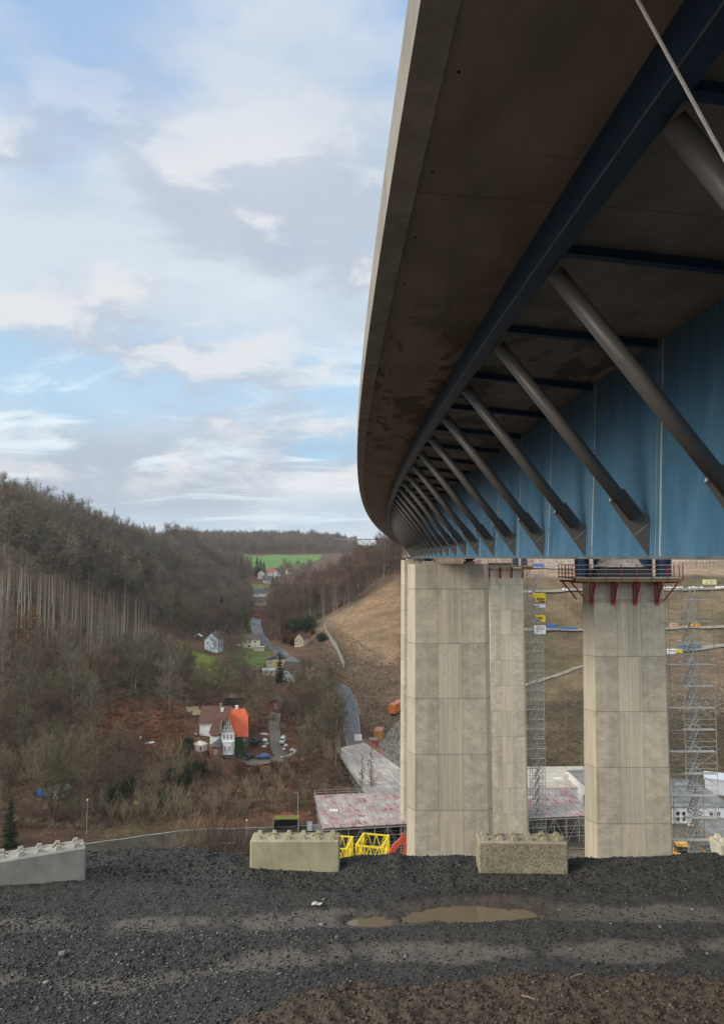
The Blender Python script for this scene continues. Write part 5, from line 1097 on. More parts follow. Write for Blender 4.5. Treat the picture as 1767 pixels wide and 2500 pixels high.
# ---- cars
def car(label, px, py, rz, body, cat='car', sc=1.0, van=False, pos=None):
    q = gpt(px, py) if pos is None else Vector(pos); t = thing('parked_car', label, cat, (q.x, q.y, q.z+.25), rz); t.scale = (sc*.86,)*3
    prof = [(-2.1,.35),(-2.15,.75),(-1.95,.95),(-1.2,1.0),(-.65,1.45),(.9,1.5),(1.7,1.05),(2.1,.98),(2.15,.4)] if not van else [(-2.3,.35),(-2.35,1.0),(-1.9,1.3),(-1.3,2.0),(2.3,2.05),(2.35,.4)]
    m = MB(); r0 = [Vector((x_, -.85, z_)) for x_, z_ in prof]; r1 = [Vector((x_*.995, -.6 if z_ > 1.2 else -.87, z_)) for x_, z_ in prof]; r2 = [Vector((p.x, -p.y, p.z)) for p in r1]
    m.sweep([r1, r2]); m.build('body', body, t)
    m = MB()
    for sg in (-1,1):
        if not van: m.add([Vector(p) for p in ((-1.05,sg*.80,1.03),(1.5,sg*.80,1.05),(.85,sg*.66,1.42),(-.62,sg*.66,1.40))], [(0,1,2,3)])
    if not van: m.add([Vector(p) for p in ((-1.24,-.62,1.03),(-1.24,.62,1.03),(-.74,.52,1.42),(-.74,-.52,1.42))], [(0,1,2,3)]); m.add([Vector(p) for p in ((1.74,-.6,1.08),(1.74,.6,1.08),(1.0,.5,1.47),(1.0,-.5,1.47))], [(0,1,2,3)])
    else: m.add([Vector(p) for p in ((-1.95,-.7,1.32),(-1.95,.7,1.32),(-1.38,.6,1.95),(-1.38,-.6,1.95))], [(0,1,2,3)])
    m.build('windows', M_glass, t, fix=False)
    for x_ in (-1.35,1.35):
        for sg in (-1,1): m = MB(); m.tube((x_,sg*.72,.33),(x_,sg*.92,.33),.33,n=14); m.build('wheel', M_blk, t)
    return t
car('blue estate car parked below the villa drive', 590, 1703, R(8), plain('blue_car_paint', (.09,.14,.27), .25, var=.05)); car('dark blue car beside the ivy covered wall of the villa', 573, 1668, R(80), plain('navy_car_paint', (.03,.05,.10), .25, var=.05)); car('dark grey car left of the blue estate car', 556, 1704, R(60), plain('dark_car_paint', (.05,.055,.06), .25, var=.05), sc=.9); car('white van standing right of the driveway', 634, 1668, R(88), plain('white_car_paint', (.66,.67,.70), .3, var=.05), 'van', van=True, sc=.85)
# garden wall curve
q0 = [gpt(*p) for p in ((630,1700),(640,1699),(650,1696),(660,1690),(666,1684))]; m = MB()
for a_, b_ in zip(q0, q0[1:]): m.bar(a_+Vector((0,0,.1)), b_+Vector((0,0,.1)), .4, .7)
tag(m.build('garden_wall', M_whp), 'low curved pale garden wall right of the driveway', 'wall')
# ---- bus shelter, lamp posts, cabinets at the street
q = gpt(642,1862); t = thing('bus_shelter', 'dark glazed bus shelter with a mossy green roof beside the lower street', 'bus shelter', tuple(q), R(2))
m = MB(); m.box((-2.6,-1.0,2.45),(2.6,1.2,2.6)); m.build('roof', plain('mossy_roof', (.16,.15,.03), .9), t); m = MB(); m.box((-2.5,1.0,.1),(2.5,1.1,2.448)); m.box((-2.5,-.7,.1),(-2.42,.998,2.448)); m.box((2.42,-.7,.1),(2.5,.998,2.448)); m.build('glass_wall', M_glass, t); m = MB(); m.box((-2.0,.4,.45),(2.0,.85,.52)); m.build('bench', M_zinc, t)
for x_ in (-2.5,2.5): MB().box((x_-.06,-.9,0),(x_+.06,-.78,2.448)).build('post', M_zinc, t)
q = gpt(668,1864); t = thing('lamp_post', 'tall thin grey lamp post right of the bus shelter', 'lamp post', tuple(q), 0); MB().tube((0,0,-.5),(0,0,7.6),.09,.05,8).build('pole', M_galv, t); m = MB(); m.bar((0,0,7.6),(-.9,-.2,7.75),.1,.08); m.build('lamp_head', M_galv, t)
for px, py, h_, lb in ((195,1870,6.5,'thin lamp post behind the grey concrete block'),(553,1880,3.4,'short pale lamp by the street left of the beige block')):
    q = gpt(px, py); t = thing('lamp_post', lb, 'lamp post', tuple(q), 0); MB().tube((0,0,-.5),(0,0,h_),.07,.05,8).build('pole', M_galv, t); MB().cbox((0,0,h_+.12),(.3,.3,.25)).build('lamp_head', M_fr, t)
for px, py, w_, h_, lb in ((694,1862,1.0,1.6,'white switch cabinet between the lamp post and the planked deck'),(708,1862,1.6,1.0,'low grey cabinet right of the white switch cabinet')):
    q = gpt(px, py); t = thing('switch_cabinet', lb, 'cabinet', tuple(q), 0); MB().box((-w_/2,-.3,-.3),(w_/2,.3,h_)).build('body', M_whp if 'white' in lb[:6] else M_zinc, t); MB().box((-w_/2-.05,-.35,h_),(w_/2+.05,.35,h_+.07)).build('lid', M_zinc, t)
# mesh fence along the foot of the cleared slope
def fence_line(label, pts, h, mat, post_every=6.0, solid=False, rail=None):
    P = [gpt(*p) for p in pts]; t = thing('site_fence', label, 'fence', tuple(P[0]), 0); o0 = P[0]; m = MB(); posts = MB()
    for a_, b_ in zip(P, P[1:]):
        n_ = max(1, int((b_-a_).length/2.0))
        for k in range(n_):
            c_ = a_.lerp(b_, k/n_); d_ = a_.lerp(b_, (k+1)/n_); c_.z = float(hz(c_.x, c_.y)); d_.z = float(hz(d_.x, d_.y)); c_ -= o0; d_ -= o0
            if solid: m.hull([c_,d_,d_+Vector((0,0,h)),c_+Vector((0,0,h))], [p+Vector((.04,.04,0)) for p in (c_,d_,d_+Vector((0,0,h)),c_+Vector((0,0,h)))])
            else:
                for zz_ in np.linspace(.15, h, 9): m.bar(c_+Vector((0,0,zz_)), d_+Vector((0,0,zz_)), .035)
                for u in np.linspace(0, .9, 9): e_ = c_.lerp(d_, u); m.bar(e_+Vector((0,0,.1)), e_+Vector((0,0,h)), .03)
            posts.bar(c_-Vector((0,0,.3)), c_+Vector((0,0,h+.1)), .09)
    m.build('mesh_panel', mat, t); posts.build('posts', mat, t); return t
fence_line('grey mesh fence running down the foot of the cleared slope', [(727,1408),(733,1425),(742,1440),(752,1455),(762,1478),(772,1500)], 3.0, M_galv)
def guard(label, pts, mat=M_galv):
    P = [gpt(*p) for p in pts]; t = thing('guard_rail', label, 'guard rail', tuple(P[0]), 0); o0 = P[0]; m = MB(); po = MB()
    for a_, b_ in zip(P, P[1:]):
        n_ = max(1, int((b_-a_).length/3.0))
        for k in range(n_):
            c_ = a_.lerp(b_, k/n_); d_ = a_.lerp(b_, (k+1)/n_); c_.z = float(hz(c_.x, c_.y)); d_.z = float(hz(d_.x, d_.y)); c_ -= o0; d_ -= o0
            m.bar(c_+Vector((0,0,.75)), d_+Vector((0,0,.75)), .08, .22); po.bar(c_-Vector((0,0,.2)), c_+Vector((0,0,.9)), .12)
    m.build('rail', mat, t); po.build('posts', mat, t)
g_lab = [('pale guard rail along the middle terrace track of the right slope', [(1150,1418),(1240,1415),(1310,1417),(1500,1414),(1623,1412),(1720,1411)]), ('pale guard rail along the upper terrace track of the right slope', [(1150,1335),(1200,1331),(1300,1327),(1500,1327),(1600,1325),(1720,1323)]), ('pale guard rail along the topmost terrace just below the girder', [(1150,1278),(1200,1276),(1260,1279),(1340,1283)]), ('pale guard rail beside the tilted terrace at the right edge', [(1490,1466),(1560,1462),(1640,1452),(1720,1444)])]
for lb, p_ in g_lab: guard(lb, p_)
guard('pale concrete kerb wall beside the lower valley road', [(797,1562),(800,1580),(806,1600),(808,1607)], M_cr)
# far arch bridge on the skyline
P0 = at(770,1209,1560); P1_ = at(842,1207,1560); t = thing('arch_bridge', 'tiny grey arch bridge on the skyline between the far wood and the ridge', 'bridge', tuple(P0), 0)
L_ = (P1_-P0).length; m = MB(); m.box((-20,-4,-1.6),(L_+25,4,.4)); m.build('deck', M_gs, t); m = MB(); rings = []
for k in range(21): x_ = L_*.12+L_*.62*k/20; zc = -17+14.5*(1-((k-10)/10)**2); rings.append([Vector((x_,-2,zc-.7)),Vector((x_,2,zc-.7)),Vector((x_,2,zc+.7)),Vector((x_,-2,zc+.7))])
m.sweep(rings); m.build('arch', M_gs, t)
for k in (2,5,15,18): x_ = L_*.12+L_*.62*k/20; zc = -17+14.5*(1-((k-10)/10)**2); m = MB(); m.box((x_-.5,-2,zc),(x_+.5,2,-1.6)); m.build('pier', M_gs, t)
m = MB(); m.bar((-20,-3.9,1.5),(L_+25,-3.9,1.5),.15); m.build('railing', M_gs, t)
# ================================================================== CONSTRUCTION SITE
s = NT('deck_planks_pale'); v = s.coord('World'); x, y, z = s.xyz(v)
def plank_mat(name, red):
    s = NT(name); v = s.coord('World'); x, y, z = s.xyz(v); xs = s.add(x, s.mul(y, .25)); pl = s.math('FLOOR', s.mul(xs, 1/.31)); row = s.math('FLOOR', s.mul(y, 1/2.5)); fx_ = s.math('FRACT', s.mul(xs, 1/.31)); fy_ = s.math('FRACT', s.mul(y, 1/2.5))
    rv = s.white(s.add(s.mul(pl, 1.31), s.mul(row, 17.7))); rv2 = s.white(s.add(s.mul(pl, 3.7), s.mul(row, 5.1))); n = s.noise(v, .35, 4, .6); n2_ = s.noise(v, 1.5, 4)
    c = s.mix(rv, (.33,.30,.275), (.60,.555,.515))
    if red: 
        m_ = s.mul(s.ramp(rv2, .35, .6), s.ramp(n, .38, .60)); c = s.mix(m_, c, (.46,.22,.215)); c = s.mix(s.mul(s.ramp(rv, .72, .80), s.ramp(n, .45, .6)), c, (.20,.085,.09))
    else: c = s.mix(s.mul(s.ramp(rv2, .8, .86), .4), c, (.38,.24,.22))
    c = s.mix(s.mul(s.ramp(fx_, .0, .10, 1, 0), .6), c, (.08,.07,.065)); blk_ = s.white(s.add(s.mul(s.math('FLOOR', s.mul(xs, 1/3.1)), 2.3), s.mul(s.math('FLOOR', s.mul(y, 1/5.0)), 9.1))); c = s.mix(s.ramp(blk_, .2, 1, 0, .45), c, (.26,.23,.21)); c = s.mix(s.mul(s.ramp(s.math('FRACT', s.mul(xs, 1/3.1)), .0, .05, 1, 0), .6), c, (.07,.06,.055))
    c = s.mix(s.mul(s.ramp(fy_, .0, .035, 1, 0), .7), c, (.07,.06,.055)); c = s.mix(s.ramp(n2_, .55, .75, 0, .4), c, (.22,.19,.17)); return s.out(c, .8, bump=fx_, bs=.1)
M_pk0 = plank_mat('pale_deck_planks', False); M_pk1 = plank_mat('red_painted_deck_planks', True)
M_sc = plain('scaffold_steel', (.35,.34,.32), .7, var=.2, sc=4, spec=.1)
ZP = -52.0
def ppt(px, py, z=ZP): p = atz(px, py, z); return (p.x, p.y)
def scaffold_deck(label, quad, zt, mat, edges_rail, front=None, step=2.5, rows=3):
    c = np.mean(quad, 0); t = thing('scaffold_deck', label, 'scaffold deck', (c[0], c[1], zt), 0); Q = [(p[0]-c[0], p[1]-c[1]) for p in quad]
    m = MB(); m.prism(Q, -.12, 0); m.build('planking', mat, t)
    m = MB(); m.prism([(p[0]*.995, p[1]*.995) for p in Q], -.55, -.40); m.build('truss_chord', M_sc, t)
    n = len(Q); legs = MB(); led = MB(); br_ = MB()
    for e in range(n):
        a = Vector((*Q[e], 0)); b = Vector((*Q[(e+1) % n], 0)); L = (b-a).length; k_ = max(1, int(L/step)); ins = (Vector((0,0,0))-(a+b)/2).normalized()
        for r_ in range(rows if e in (front or ()) else 1):
            pr = None
            for k in range(k_+1):
                p = a.lerp(b, k/k_)+ins*(.15+r_*1.9); zg = float(hz(p.x+c[0], p.y+c[1]))-zt-.3
                if zg > -.6: pr = None; continue
                legs.tube(p+Vector((0,0,zg)), p+Vector((0,0,-.12)), .06, n=5)
                if pr is not None:
                    z_ = -2.0
                    while z_ > zg: led.bar(pr+Vector((0,0,z_)), p+Vector((0,0,z_)), .07); z_ -= 2.0
                    if k % 2: br_.bar(pr+Vector((0,0,max(zg, -6.2))), p+Vector((0,0,-.2)), .06)
                    else: br_.bar(pr+Vector((0,0,-.2)), p+Vector((0,0,max(zg, -6.2))), .06)
                pr = p
    legs.build('standards', M_sc, t); led.build('ledgers', M_sc, t); br_.build('braces', M_sc, t)
    rl = MB(); po = MB()
    for e in edges_rail:
        a = Vector((*Q[e], 0)); b = Vector((*Q[(e+1) % n], 0)); k_ = max(1, int((b-a).length/2.5))
        for zz_ in (.5, 1.05): rl.tube(a+Vector((0,0,zz_)), b+Vector((0,0,zz_)), .04, n=5)
        for k in range(k_+1): p = a.lerp(b, k/k_); po.tube(p-Vector((0,0,.1)), p+Vector((0,0,1.15)), .04, n=5)
    rl.build('guard_rail', M_sc, t); po.build('guard_posts', M_sc, t); return t
dk1 = scaffold_deck('broad scaffold deck with worn pink and red planks left of the near pier', [ppt(705,1783), ppt(722,1857), ppt(985,1843), ppt(985,1771)], ZP, M_pk1, (0,3), (1,))
dk2 = scaffold_deck('long pale planked scaffold deck leading back to the valley road', [ppt(752,1679), ppt(821,1780), ppt(965,1772), ppt(818,1665)], ZP+.02, M_pk0, (0,2), (0,))
dk3 = scaffold_deck('pinkish planked scaffold deck between the far pier and the near right pier', [ppt(987,1771), ppt(987,1843), ppt(1325,1828), ppt(1275,1765)], ZP, plank_mat('pink_worn_planks', True), (2,3), (1,))
bpy.data.materials['pink_worn_planks'].node_tree.nodes  # same worn planks, own copy
for px, py, lb in ((748,1818,'white board lying on the red planked deck'),(1125,1990-160,'white board lying on the deck beside the pale stair tower')):
    if px > 1100: px, py = 1187, 1790
    x_, y_ = ppt(px, py); m = MB(); m.box((-.9,-.6,.03),(.9,.6,.14)); tag(m.build('board', M_whp, loc=(x_, y_, ZP+.004)), lb, 'board')
# dark hall under the deck (street runs underneath)
q = atz(803,1655,ZP+1.2); t = thing('site_sign', 'white site notice board at the far end of the pale planked deck', 'sign', (q.x, q.y, ZP), 0); MB().box((-1.0,-.04,.5),(1.0,.04,2.2)).build('board', M_fr, t)
for x_ in (-.7,.7): MB().box((x_-.04,.045,0),(x_+.04,.12,2.1)).build('post', M_sc, t)
m = MB()
for k in range(5): m.box((-.8,-.055,.8+k*.27),(.8-.3*(k % 2),-.042,.86+k*.27))
m.build('lettering', plain('grey_print', (.3,.3,.32), .7), t)
# ---- stair towers
M_alu = plain('aluminium_deck', (.44,.43,.41), .7, var=.15, sc=3, spec=.15)
def stair_tower(label, x0, y0, zb, zt, W, D, lift, pr=.045, extra=True, mat=M_galv, side=1):
    t = thing('stair_tower', label, 'stair tower', (x0, y0, zb), 0); H = zt-zb; n = int(H/lift); xs = (0, W*.42, W) ; ys = (0, D)
    xs = (0, W*.34, W)
    for i, x_ in enumerate(xs):
        for y_ in ys: MB().tube((x_,y_,0),(x_,y_,H),pr*(1.0),n=5).build('standard', mat, t)
    for k in range(n+1):
        z_ = k*lift; m = MB()
        for y_ in ys:
            for dz in ((0,.5,1.0) if lift > 1.5 else (0,)): m.bar((xs[1],y_,z_+dz),(xs[2],y_,z_+dz),pr*1.3)
            m.bar((xs[0],y_,z_),(xs[1],y_,z_),pr*1.3)
        for x_ in xs: 
            for dz in (0,1.0): m.bar((x_,0,z_+dz),(x_,D,z_+dz),pr*1.2)
        if k % 2: m.bar((xs[1],0,z_),(xs[2],0,z_+lift),pr)
        m.build('rail_frame', mat, t)
        m = MB(); m.box((xs[1]+.02,.05,z_-.03),(xs[1]+.02+(xs[2]-xs[1])*.97,.62,z_+.03)); 
        if k % 2 == 0: m.box((xs[0],.05,z_-.033),(xs[1]+.015,.6,z_+.027))
        m.build('landing', M_alu, t)
        if k < n:
            m = MB(); a0 = xs[1]+(xs[2]-xs[1])*.26; a1 = xs[2]-(xs[2]-xs[1])*.24
            yy = .66; yw = D*.36; yy2 = D-.1-yw
            for e_ in (0, yw): m.bar((a0,yy+e_,z_),(a1,yy2+e_,z_+lift),.05,.18)
            ns = 8
            for j in range(ns): u = (j+.5)/ns; xx = a0+(a1-a0)*u; zz_ = z_+lift*u; y0_ = yy+(yy2-yy)*u; m.box((xx-.12,y0_+.02,zz_-.015),(xx+.12,y0_+yw-.02,zz_+.015))
            for e_ in (0, yw): m.bar((a0,yy+e_,z_+1),(a1,yy2+e_,z_+lift+1),.04)
            m.build('stair_flight', M_alu, t)
    return t
p = at(1506,1935,69); TB = stair_tower('large grey scaffold stair tower right of the near right pier', p.x+.2, 69.5, -46, -2.2, 4.4, 3.0, 2.0, .032)
p = at(1178,1870,152); TC = stair_tower('slim pale scaffold stair tower between the far pier and the near right pier', p.x+.1, 151.5, -62, -2.6, 3.9, 2.4, 1.95, .05)
# banners on the slim tower
M_yb = plain('yellow_banner_cloth', (.80,.58,.03), .7, var=.12); M_wb = plain('white_banner_cloth', (.74,.74,.78), .7, var=.08)
M_ink = plain('dark_print', (.06,.05,.04), .8); M_inkg = plain('grey_print', (.3,.3,.32), .7)
def banner(label, pts, mat, lines, Y=151.2, ink=M_ink):
    P = [at(px, py, Y) for px, py in pts]; c = sum(P, Vector())/len(P); t = thing('banner', label, 'banner', tuple(c), 0); n_ = 9; rings = []
    a, b, cc, d = P[0]-c, P[1]-c, P[2]-c, P[3]-c      # tl, tr, br, bl
    for j in range(5):
        u = j/4; l_ = a.lerp(d, u); r_ = b.lerp(cc, u); rings.append([l_.lerp(r_, k/(n_-1))+Vector((0,.06*math.sin(k*1.9+j), .05*math.sin(k*1.3))) for k in range(n_)])
    m = MB(); m.sweep(rings, closed=False, caps=False); o = m.build('cloth', mat, t, fix=False); md = o.modifiers.new('t', 'SOLIDIFY'); md.thickness = .02
    m = MB()
    for (u0, u1, v_, h_) in lines:
        l_ = a.lerp(d, v_); r_ = b.lerp(cc, v_); nn = int((u1-u0)/.07)+1; w_ = (u1-u0)/nn
        for k in range(nn): 
            p_ = l_.lerp(r_, u0+(k+.45)*w_); hh = h_*(1 if k % 3 else .8); m.cbox((p_.x, p_.y-.10, p_.z), ((r_-l_).length*w_*.62, .015, hh))
    m.build('lettering', ink, t); return t
banner('yellow banner with dark lettering, topmost on the slim pale stair tower', [(1192,1330),(1222,1330),(1222,1352),(1202,1350)], M_yb, [(.15,.9,.62,.45),(.2,.95,.9,.4)])
banner('narrow white banner directly under the topmost yellow banner', [(1196,1355),(1222,1355),(1222,1363),(1204,1362)], M_wb, [(.1,.4,.5,.25)])
banner('yellow banner folded to a triangle on the slim pale stair tower', [(1198,1379),(1222,1379),(1222,1396),(1212,1393)], M_yb, [(.1,.6,.45,.45)])
banner('white banner with fine grey print, lowest on the slim pale stair tower', [(1196,1403),(1223,1402),(1223,1422),(1198,1422)], M_wb, [(.15,.85,.2,.2),(.15,.9,.42,.22),(.15,.6,.68,.2)], ink=M_inkg)
# ---- orange containers and machines beside the haul track
def cont(label, px, py, rz, L, Wd, H, mat, wins=(), roofc=None):
    q = gpt(px, py); t = thing('site_container', label, 'container', (q.x, q.y, q.z), rz, None); m = MB(); m.box((-Wd/2,-L/2,-.3),(Wd/2,L/2,H)); m.build('body', mat, t)
    m = MB(); 
    for k in range(int(L/.45)):
        y_ = -L/2+.25+k*.45; m.box((-Wd/2-.04,y_,.1),(-Wd/2,y_+.2,H-.1)); m.box((Wd/2,y_,.1),(Wd/2+.04,y_+.2,H-.1))
    m.build('corrugation', mat, t); m = MB(); m.box((-Wd/2-.06,-L/2-.06,H),(Wd/2+.06,L/2+.06,H+.12)); m.build('roof', roofc or mat, t)
    for x_, z_, w_, h_ in wins: m = MB(); m.box((x_-w_/2,-L/2-.05,z_),(x_+w_/2,-L/2-.002,z_+h_)); m.build('window', M_glass, t)
    m = MB(); m.box((-Wd*.36,-L/2-.07,.1),(-.03,-L/2-.052,H-.25)); m.box((.03,-L/2-.07,.1),(Wd*.36,-L/2-.052,H-.25)); m.build('door', mat, t); return t
M_or = plain('orange_paint', (.62,.17,.05), .55, var=.18, sc=1); M_or2 = plain('faded_orange_paint', (.50,.20,.13), .6, var=.2, sc=1); M_rust = plain('rusty_red_paint', (.38,.10,.06), .65, var=.25, sc=1); M_ochre = plain('ochre_paint', (.48,.25,.06), .6, var=.2, sc=1)
cont('long bright orange container on the slope just left of the far pier', 889, 1592, R(-22), 10, 2.3, 2.6, M_or, roofc=M_or2)
cont('ochre container with an open dark top, uphill end of the group by the track', 850, 1654, R(-9), 5.5, 2.4, 2.6, M_ochre, ((-.6,1.4,.5,.6),(.6,1.4,.5,.6)), M_or2); cont('small reddish container with a window beside the deck corner', 837, 1680, R(4), 3.2, 2.2, 2.9, M_rust, ((0,1.6,.7,.8),), M_gs)
q = gpt(848,1704); t = thing('storage_tank', 'rust red storage tank lying beside the rail of the pale deck', 'tank', (q.x, q.y, q.z+1.2), R(10)); m = MB(); rings = []
for y_, r_ in ((-3.2,.35),(-2.9,1.0),(-2.3,1.35),(2.3,1.35),(2.9,1.0),(3.2,.35)): rings.append([Vector((r_*math.cos(a_), y_, r_*math.sin(a_))) for a_ in [k*PI/8 for k in range(16)]])
m.sweep(rings); m.build('vessel', M_rust, t, smooth=True)
for y_ in (-1.6,1.6): MB().box((-1.0,y_-.15,-1.6),(1.0,y_+.15,-.9)).build('saddle', M_gs, t)
# worker in orange
q = gpt(880,1531); t = thing('person', 'person in orange work clothes and white helmet standing on the slope left of the piers', 'person', tuple(q), R(20))
def figure(t, jac, leg_, hel, bend=0.0):
    V_ = [(0,0,.95),(0,.01,1.15),(0,.02,1.42),(0,.03,1.55),(0,.03,1.66),(0,.03,1.78), (-.10,0,.9),(-.12,-.02,.5),(-.13,.0,.08),(-.13,-.12,.03),(.10,0,.9),(.13,.03,.5),(.14,.02,.08),(.14,-.10,.03),(-.2,.02,1.42),(-.27,.02,1.12),(-.22,-.12,.88),(-.21,-.16,.80),(.2,.02,1.42),(.28,.03,1.12),(.27,-.08,.87),(.27,-.11,.79)]
    E_ = [(0,1),(1,2),(2,3),(3,4),(4,5),(0,6),(6,7),(7,8),(8,9),(0,10),(10,11),(11,12),(12,13),(2,14),(14,15),(15,16),(16,17),(2,18),(18,19),(19,20),(20,21)]
    Rr = [.15,.15,.16,.06,.09,.09,.10,.075,.055,.045,.10,.075,.055,.045,.075,.055,.042,.04,.075,.055,.042,.04]
    me = bpy.data.meshes.new('body'); me.from_pydata(V_, E_, []); o = bpy.data.objects.new('body', me); C.objects.link(o); o.modifiers.new('s', 'SKIN')
    for i_, r_ in enumerate(Rr): me.skin_vertices[0].data[i_].radius = (r_*1.25, r_*1.0)
    me.skin_vertices[0].data[0].use_root = True; me.materials.append(jac); o.parent = t; o.modifiers.new('u', 'SUBSURF').levels = 1
    m = MB(); rings = [[Vector((.125*math.cos(a_)*k_, .03+.145*math.sin(a_)*k_, z_)) for a_ in [j*PI/6 for j in range(12)]] for z_, k_ in ((1.70,1.12),(1.76,1.0),(1.83,.8),(1.87,.4))]; m.sweep(rings); m.build('helmet', hel, t, smooth=True)
figure(t, plain('orange_workwear', (.72,.19,.03), .8), None, M_fr)
# ---- yellow lattice frames
M_yel = plain('yellow_crane_paint', (.86,.68,.03), .5, var=.1)
def lattice(label, cx, cy, cz, w, d, h, rz, grp='yellow lattice frames behind the berm'):
    t = thing('lattice_frame', label, 'lattice frame', (cx, cy, cz), rz, grp); c_ = [(-w/2,-d/2),(w/2,-d/2),(w/2,d/2),(-w/2,d/2)]; m = MB()
    for i in range(2):
        x_ = (-w/2, w/2)[i]; fm = MB(); fm.bar((x_,-d/2,h),(x_,d/2,h),.34,.3); fm.bar((x_,-d/2,0),(x_,d/2,0),.3); fm.bar((x_,d/2,h),(x_,-d/2,0),.32); 
        for y_ in (-d/2,-d/6,d/6,d/2): fm.bar((x_,y_,0),(x_,y_,h),.26)
        fm.build('side_frame', M_yel, t)
    for y_ in (-d/2, d/2):
        b_ = MB(); b_.bar((-w/2,y_,h),(w/2,y_,h),.2); b_.bar((-w/2,y_,h*.45),(w/2,y_,h*.45),.16); b_.bar((-w/2,y_,.1),(w/2,y_,.1),.2)
        n_ = 6
        for k in range(n_): a0, a1 = -w/2+w*k/n_, -w/2+w*(k+1)/n_; b_.bar((a0,y_,h if k % 2 else h*.45),(a1,y_,h*.45 if k % 2 else h),.12); b_.bar((a0,y_,.1 if k % 2 else h*.45),(a1,y_,h*.45 if k % 2 else .1),.12)
        b_.build('lattice_panel', M_yel, t)
    return t
p = at(836,1925,128); lattice('yellow lattice frame left of the red excavator', p.x, 129, p.z-1.6, 4.4, 5.5, 4.2, R(-14)); p = at(764,1925,128); lattice('yellow lattice frame partly behind the beige concrete block', p.x-.3, 129, p.z-1.7, 3.6, 5.5, 4.0, R(-10))
# ---- red excavator (only its arm shows over the berm)
M_exc = plain('orange_red_machine_paint', (.66,.10,.05), .4, var=.1)
p = at(890,1930,112); t = thing('excavator', 'orange red excavator with raised folded arm in front of the near left pier', 'excavator', (p.x, 112, p.z-3.2), 0)
m = MB(); m.bevbox((-1.4,1.0,1.0),(1.4,4.6,2.5), .15); m.build('body', M_exc, t); m = MB(); m.bevbox((-1.4,.6,1.1),(-.3,2.0,3.0), .08); cb_ = m.build('cab', M_exc, t); m = MB(); m.box((-1.3,.57,1.9),(-.4,.62,2.85)); m.box((-1.43,.8,1.9),(-1.405,1.9,2.85)); m.build('window', M_glass, cb_)
for sx in (-1.15,1.15):
    m = MB(); rings = [[Vector((sx+dx, 2.6+yy, .45+zz)) for yy, zz in ((-2.0,0),(-1.7,-.45),(1.7,-.45),(2.0,0),(1.7,.45),(-1.7,.45))] for dx in (-.28,.28)]; m.sweep(rings); m.build('track', M_blk, t)
def limb(name, pts, ws, mat, thick=.42, parent=None):
    m = MB(); rings = []
    for i, (x_, z_) in enumerate(pts):
        a = Vector(pts[max(0,i-1)]); b = Vector(pts[min(len(pts)-1,i+1)]); d_ = (b-a).normalized(); n_ = Vector((-d_.y, d_.x))*ws[i]/2
        rings.append([Vector((x_+n_.x, -thick/2, z_+n_.y)), Vector((x_+n_.x, thick/2, z_+n_.y)), Vector((x_-n_.x, thick/2, z_-n_.y)), Vector((x_-n_.x, -thick/2, z_-n_.y))])
    m.sweep(rings); o = m.build(name, mat, t); o.location = (0,.6,0); return o
limb('boom', [(-1.6,1.5),(-1.2,3.4),(-.2,5.1),(1.05,6.4)], [.55,.85,.8,.42], M_exc); limb('stick', [(.75,6.9),(1.15,6.2),(1.25,4.6),(1.15,2.6)], [.3,.62,.55,.3], M_exc, .36); limb('cylinder', [(-.6,5.2),(.95,6.75)], [.2,.12], M_zinc, .18)
limb('hose', [(-1.0,4.4),(-.2,5.7),(.6,6.5),(1.0,6.75)], [.07]*4, M_blk, .1); limb('bucket', [(1.15,2.6),(.6,2.0),(-.1,2.2),(-.3,2.9)], [.3,.7,.6,.1], M_blk, .9)
# ---- buildings at the lower right
def hall(label, cx, cy, w, d, zb, zt, wall, roof, rz=0, name='hall', cat='building'):
    t = thing(name, label, cat, (cx, cy, zb), rz); MB().box((-w/2,-d/2,-1),(w/2,d/2,zt-zb)).build('wall', wall, t); m = MB(); m.box((-w/2-.25,-d/2-.25,zt-zb),(w/2+.25,d/2+.25,zt-zb+.25)); m.build('roof', roof, t); return t
M_felt = plain('grey_roof_felt', (.20,.20,.19), .8, var=.3, sc=.4); M_gravelroof = plain('beige_gravel_roof', (.48,.44,.37), .9, var=.15, sc=.5); M_hallw = plain('white_sheet_wall', (.68,.69,.72), .6, var=.06, sc=.5)
p = at(1500,1870,163); X0 = p.x; t = hall('white workshop building with a grey felt roof and a canopy over its doorway', X0+6.5, 172.5, 14, 19, -61.3, -53.9, M_hallw, M_felt)
for x_ in (-4.6,-3.3,2.6,4.2): 
    for z_ in (4.6,5.7): 
        if (x_, z_) != (9,9): m = MB(); m.box((x_-.3,-9.56,z_),(x_+.3,-9.502,z_+.75)); m.build('window', M_glass, t)
m = MB(); m.hull([Vector((-2.9,-9.5,4.1)),Vector((1.9,-9.5,4.1)),Vector((1.9,-9.5,4.3)),Vector((-2.9,-9.5,4.3))], [Vector((-2.9,-11.6,3.5)),Vector((1.9,-11.6,3.5)),Vector((1.9,-11.6,3.65)),Vector((-2.9,-11.6,3.65))]); m.build('canopy', M_cr, t)
m = MB(); m.box((-1.2,-9.55,.1),(1.2,-9.502,3.0)); m.build('doorway', M_blk, t); m = MB(); m.box((4.0,-9.56,.6),(4.5,-9.502,1.7)); m.build('red_box', M_red, t)
for x_ in (-5.3,-2.2,3.4): MB().tube((x_,-9.62,0),(x_,-9.62,7.2),.06,n=6).build('downpipe', M_zinc, t)
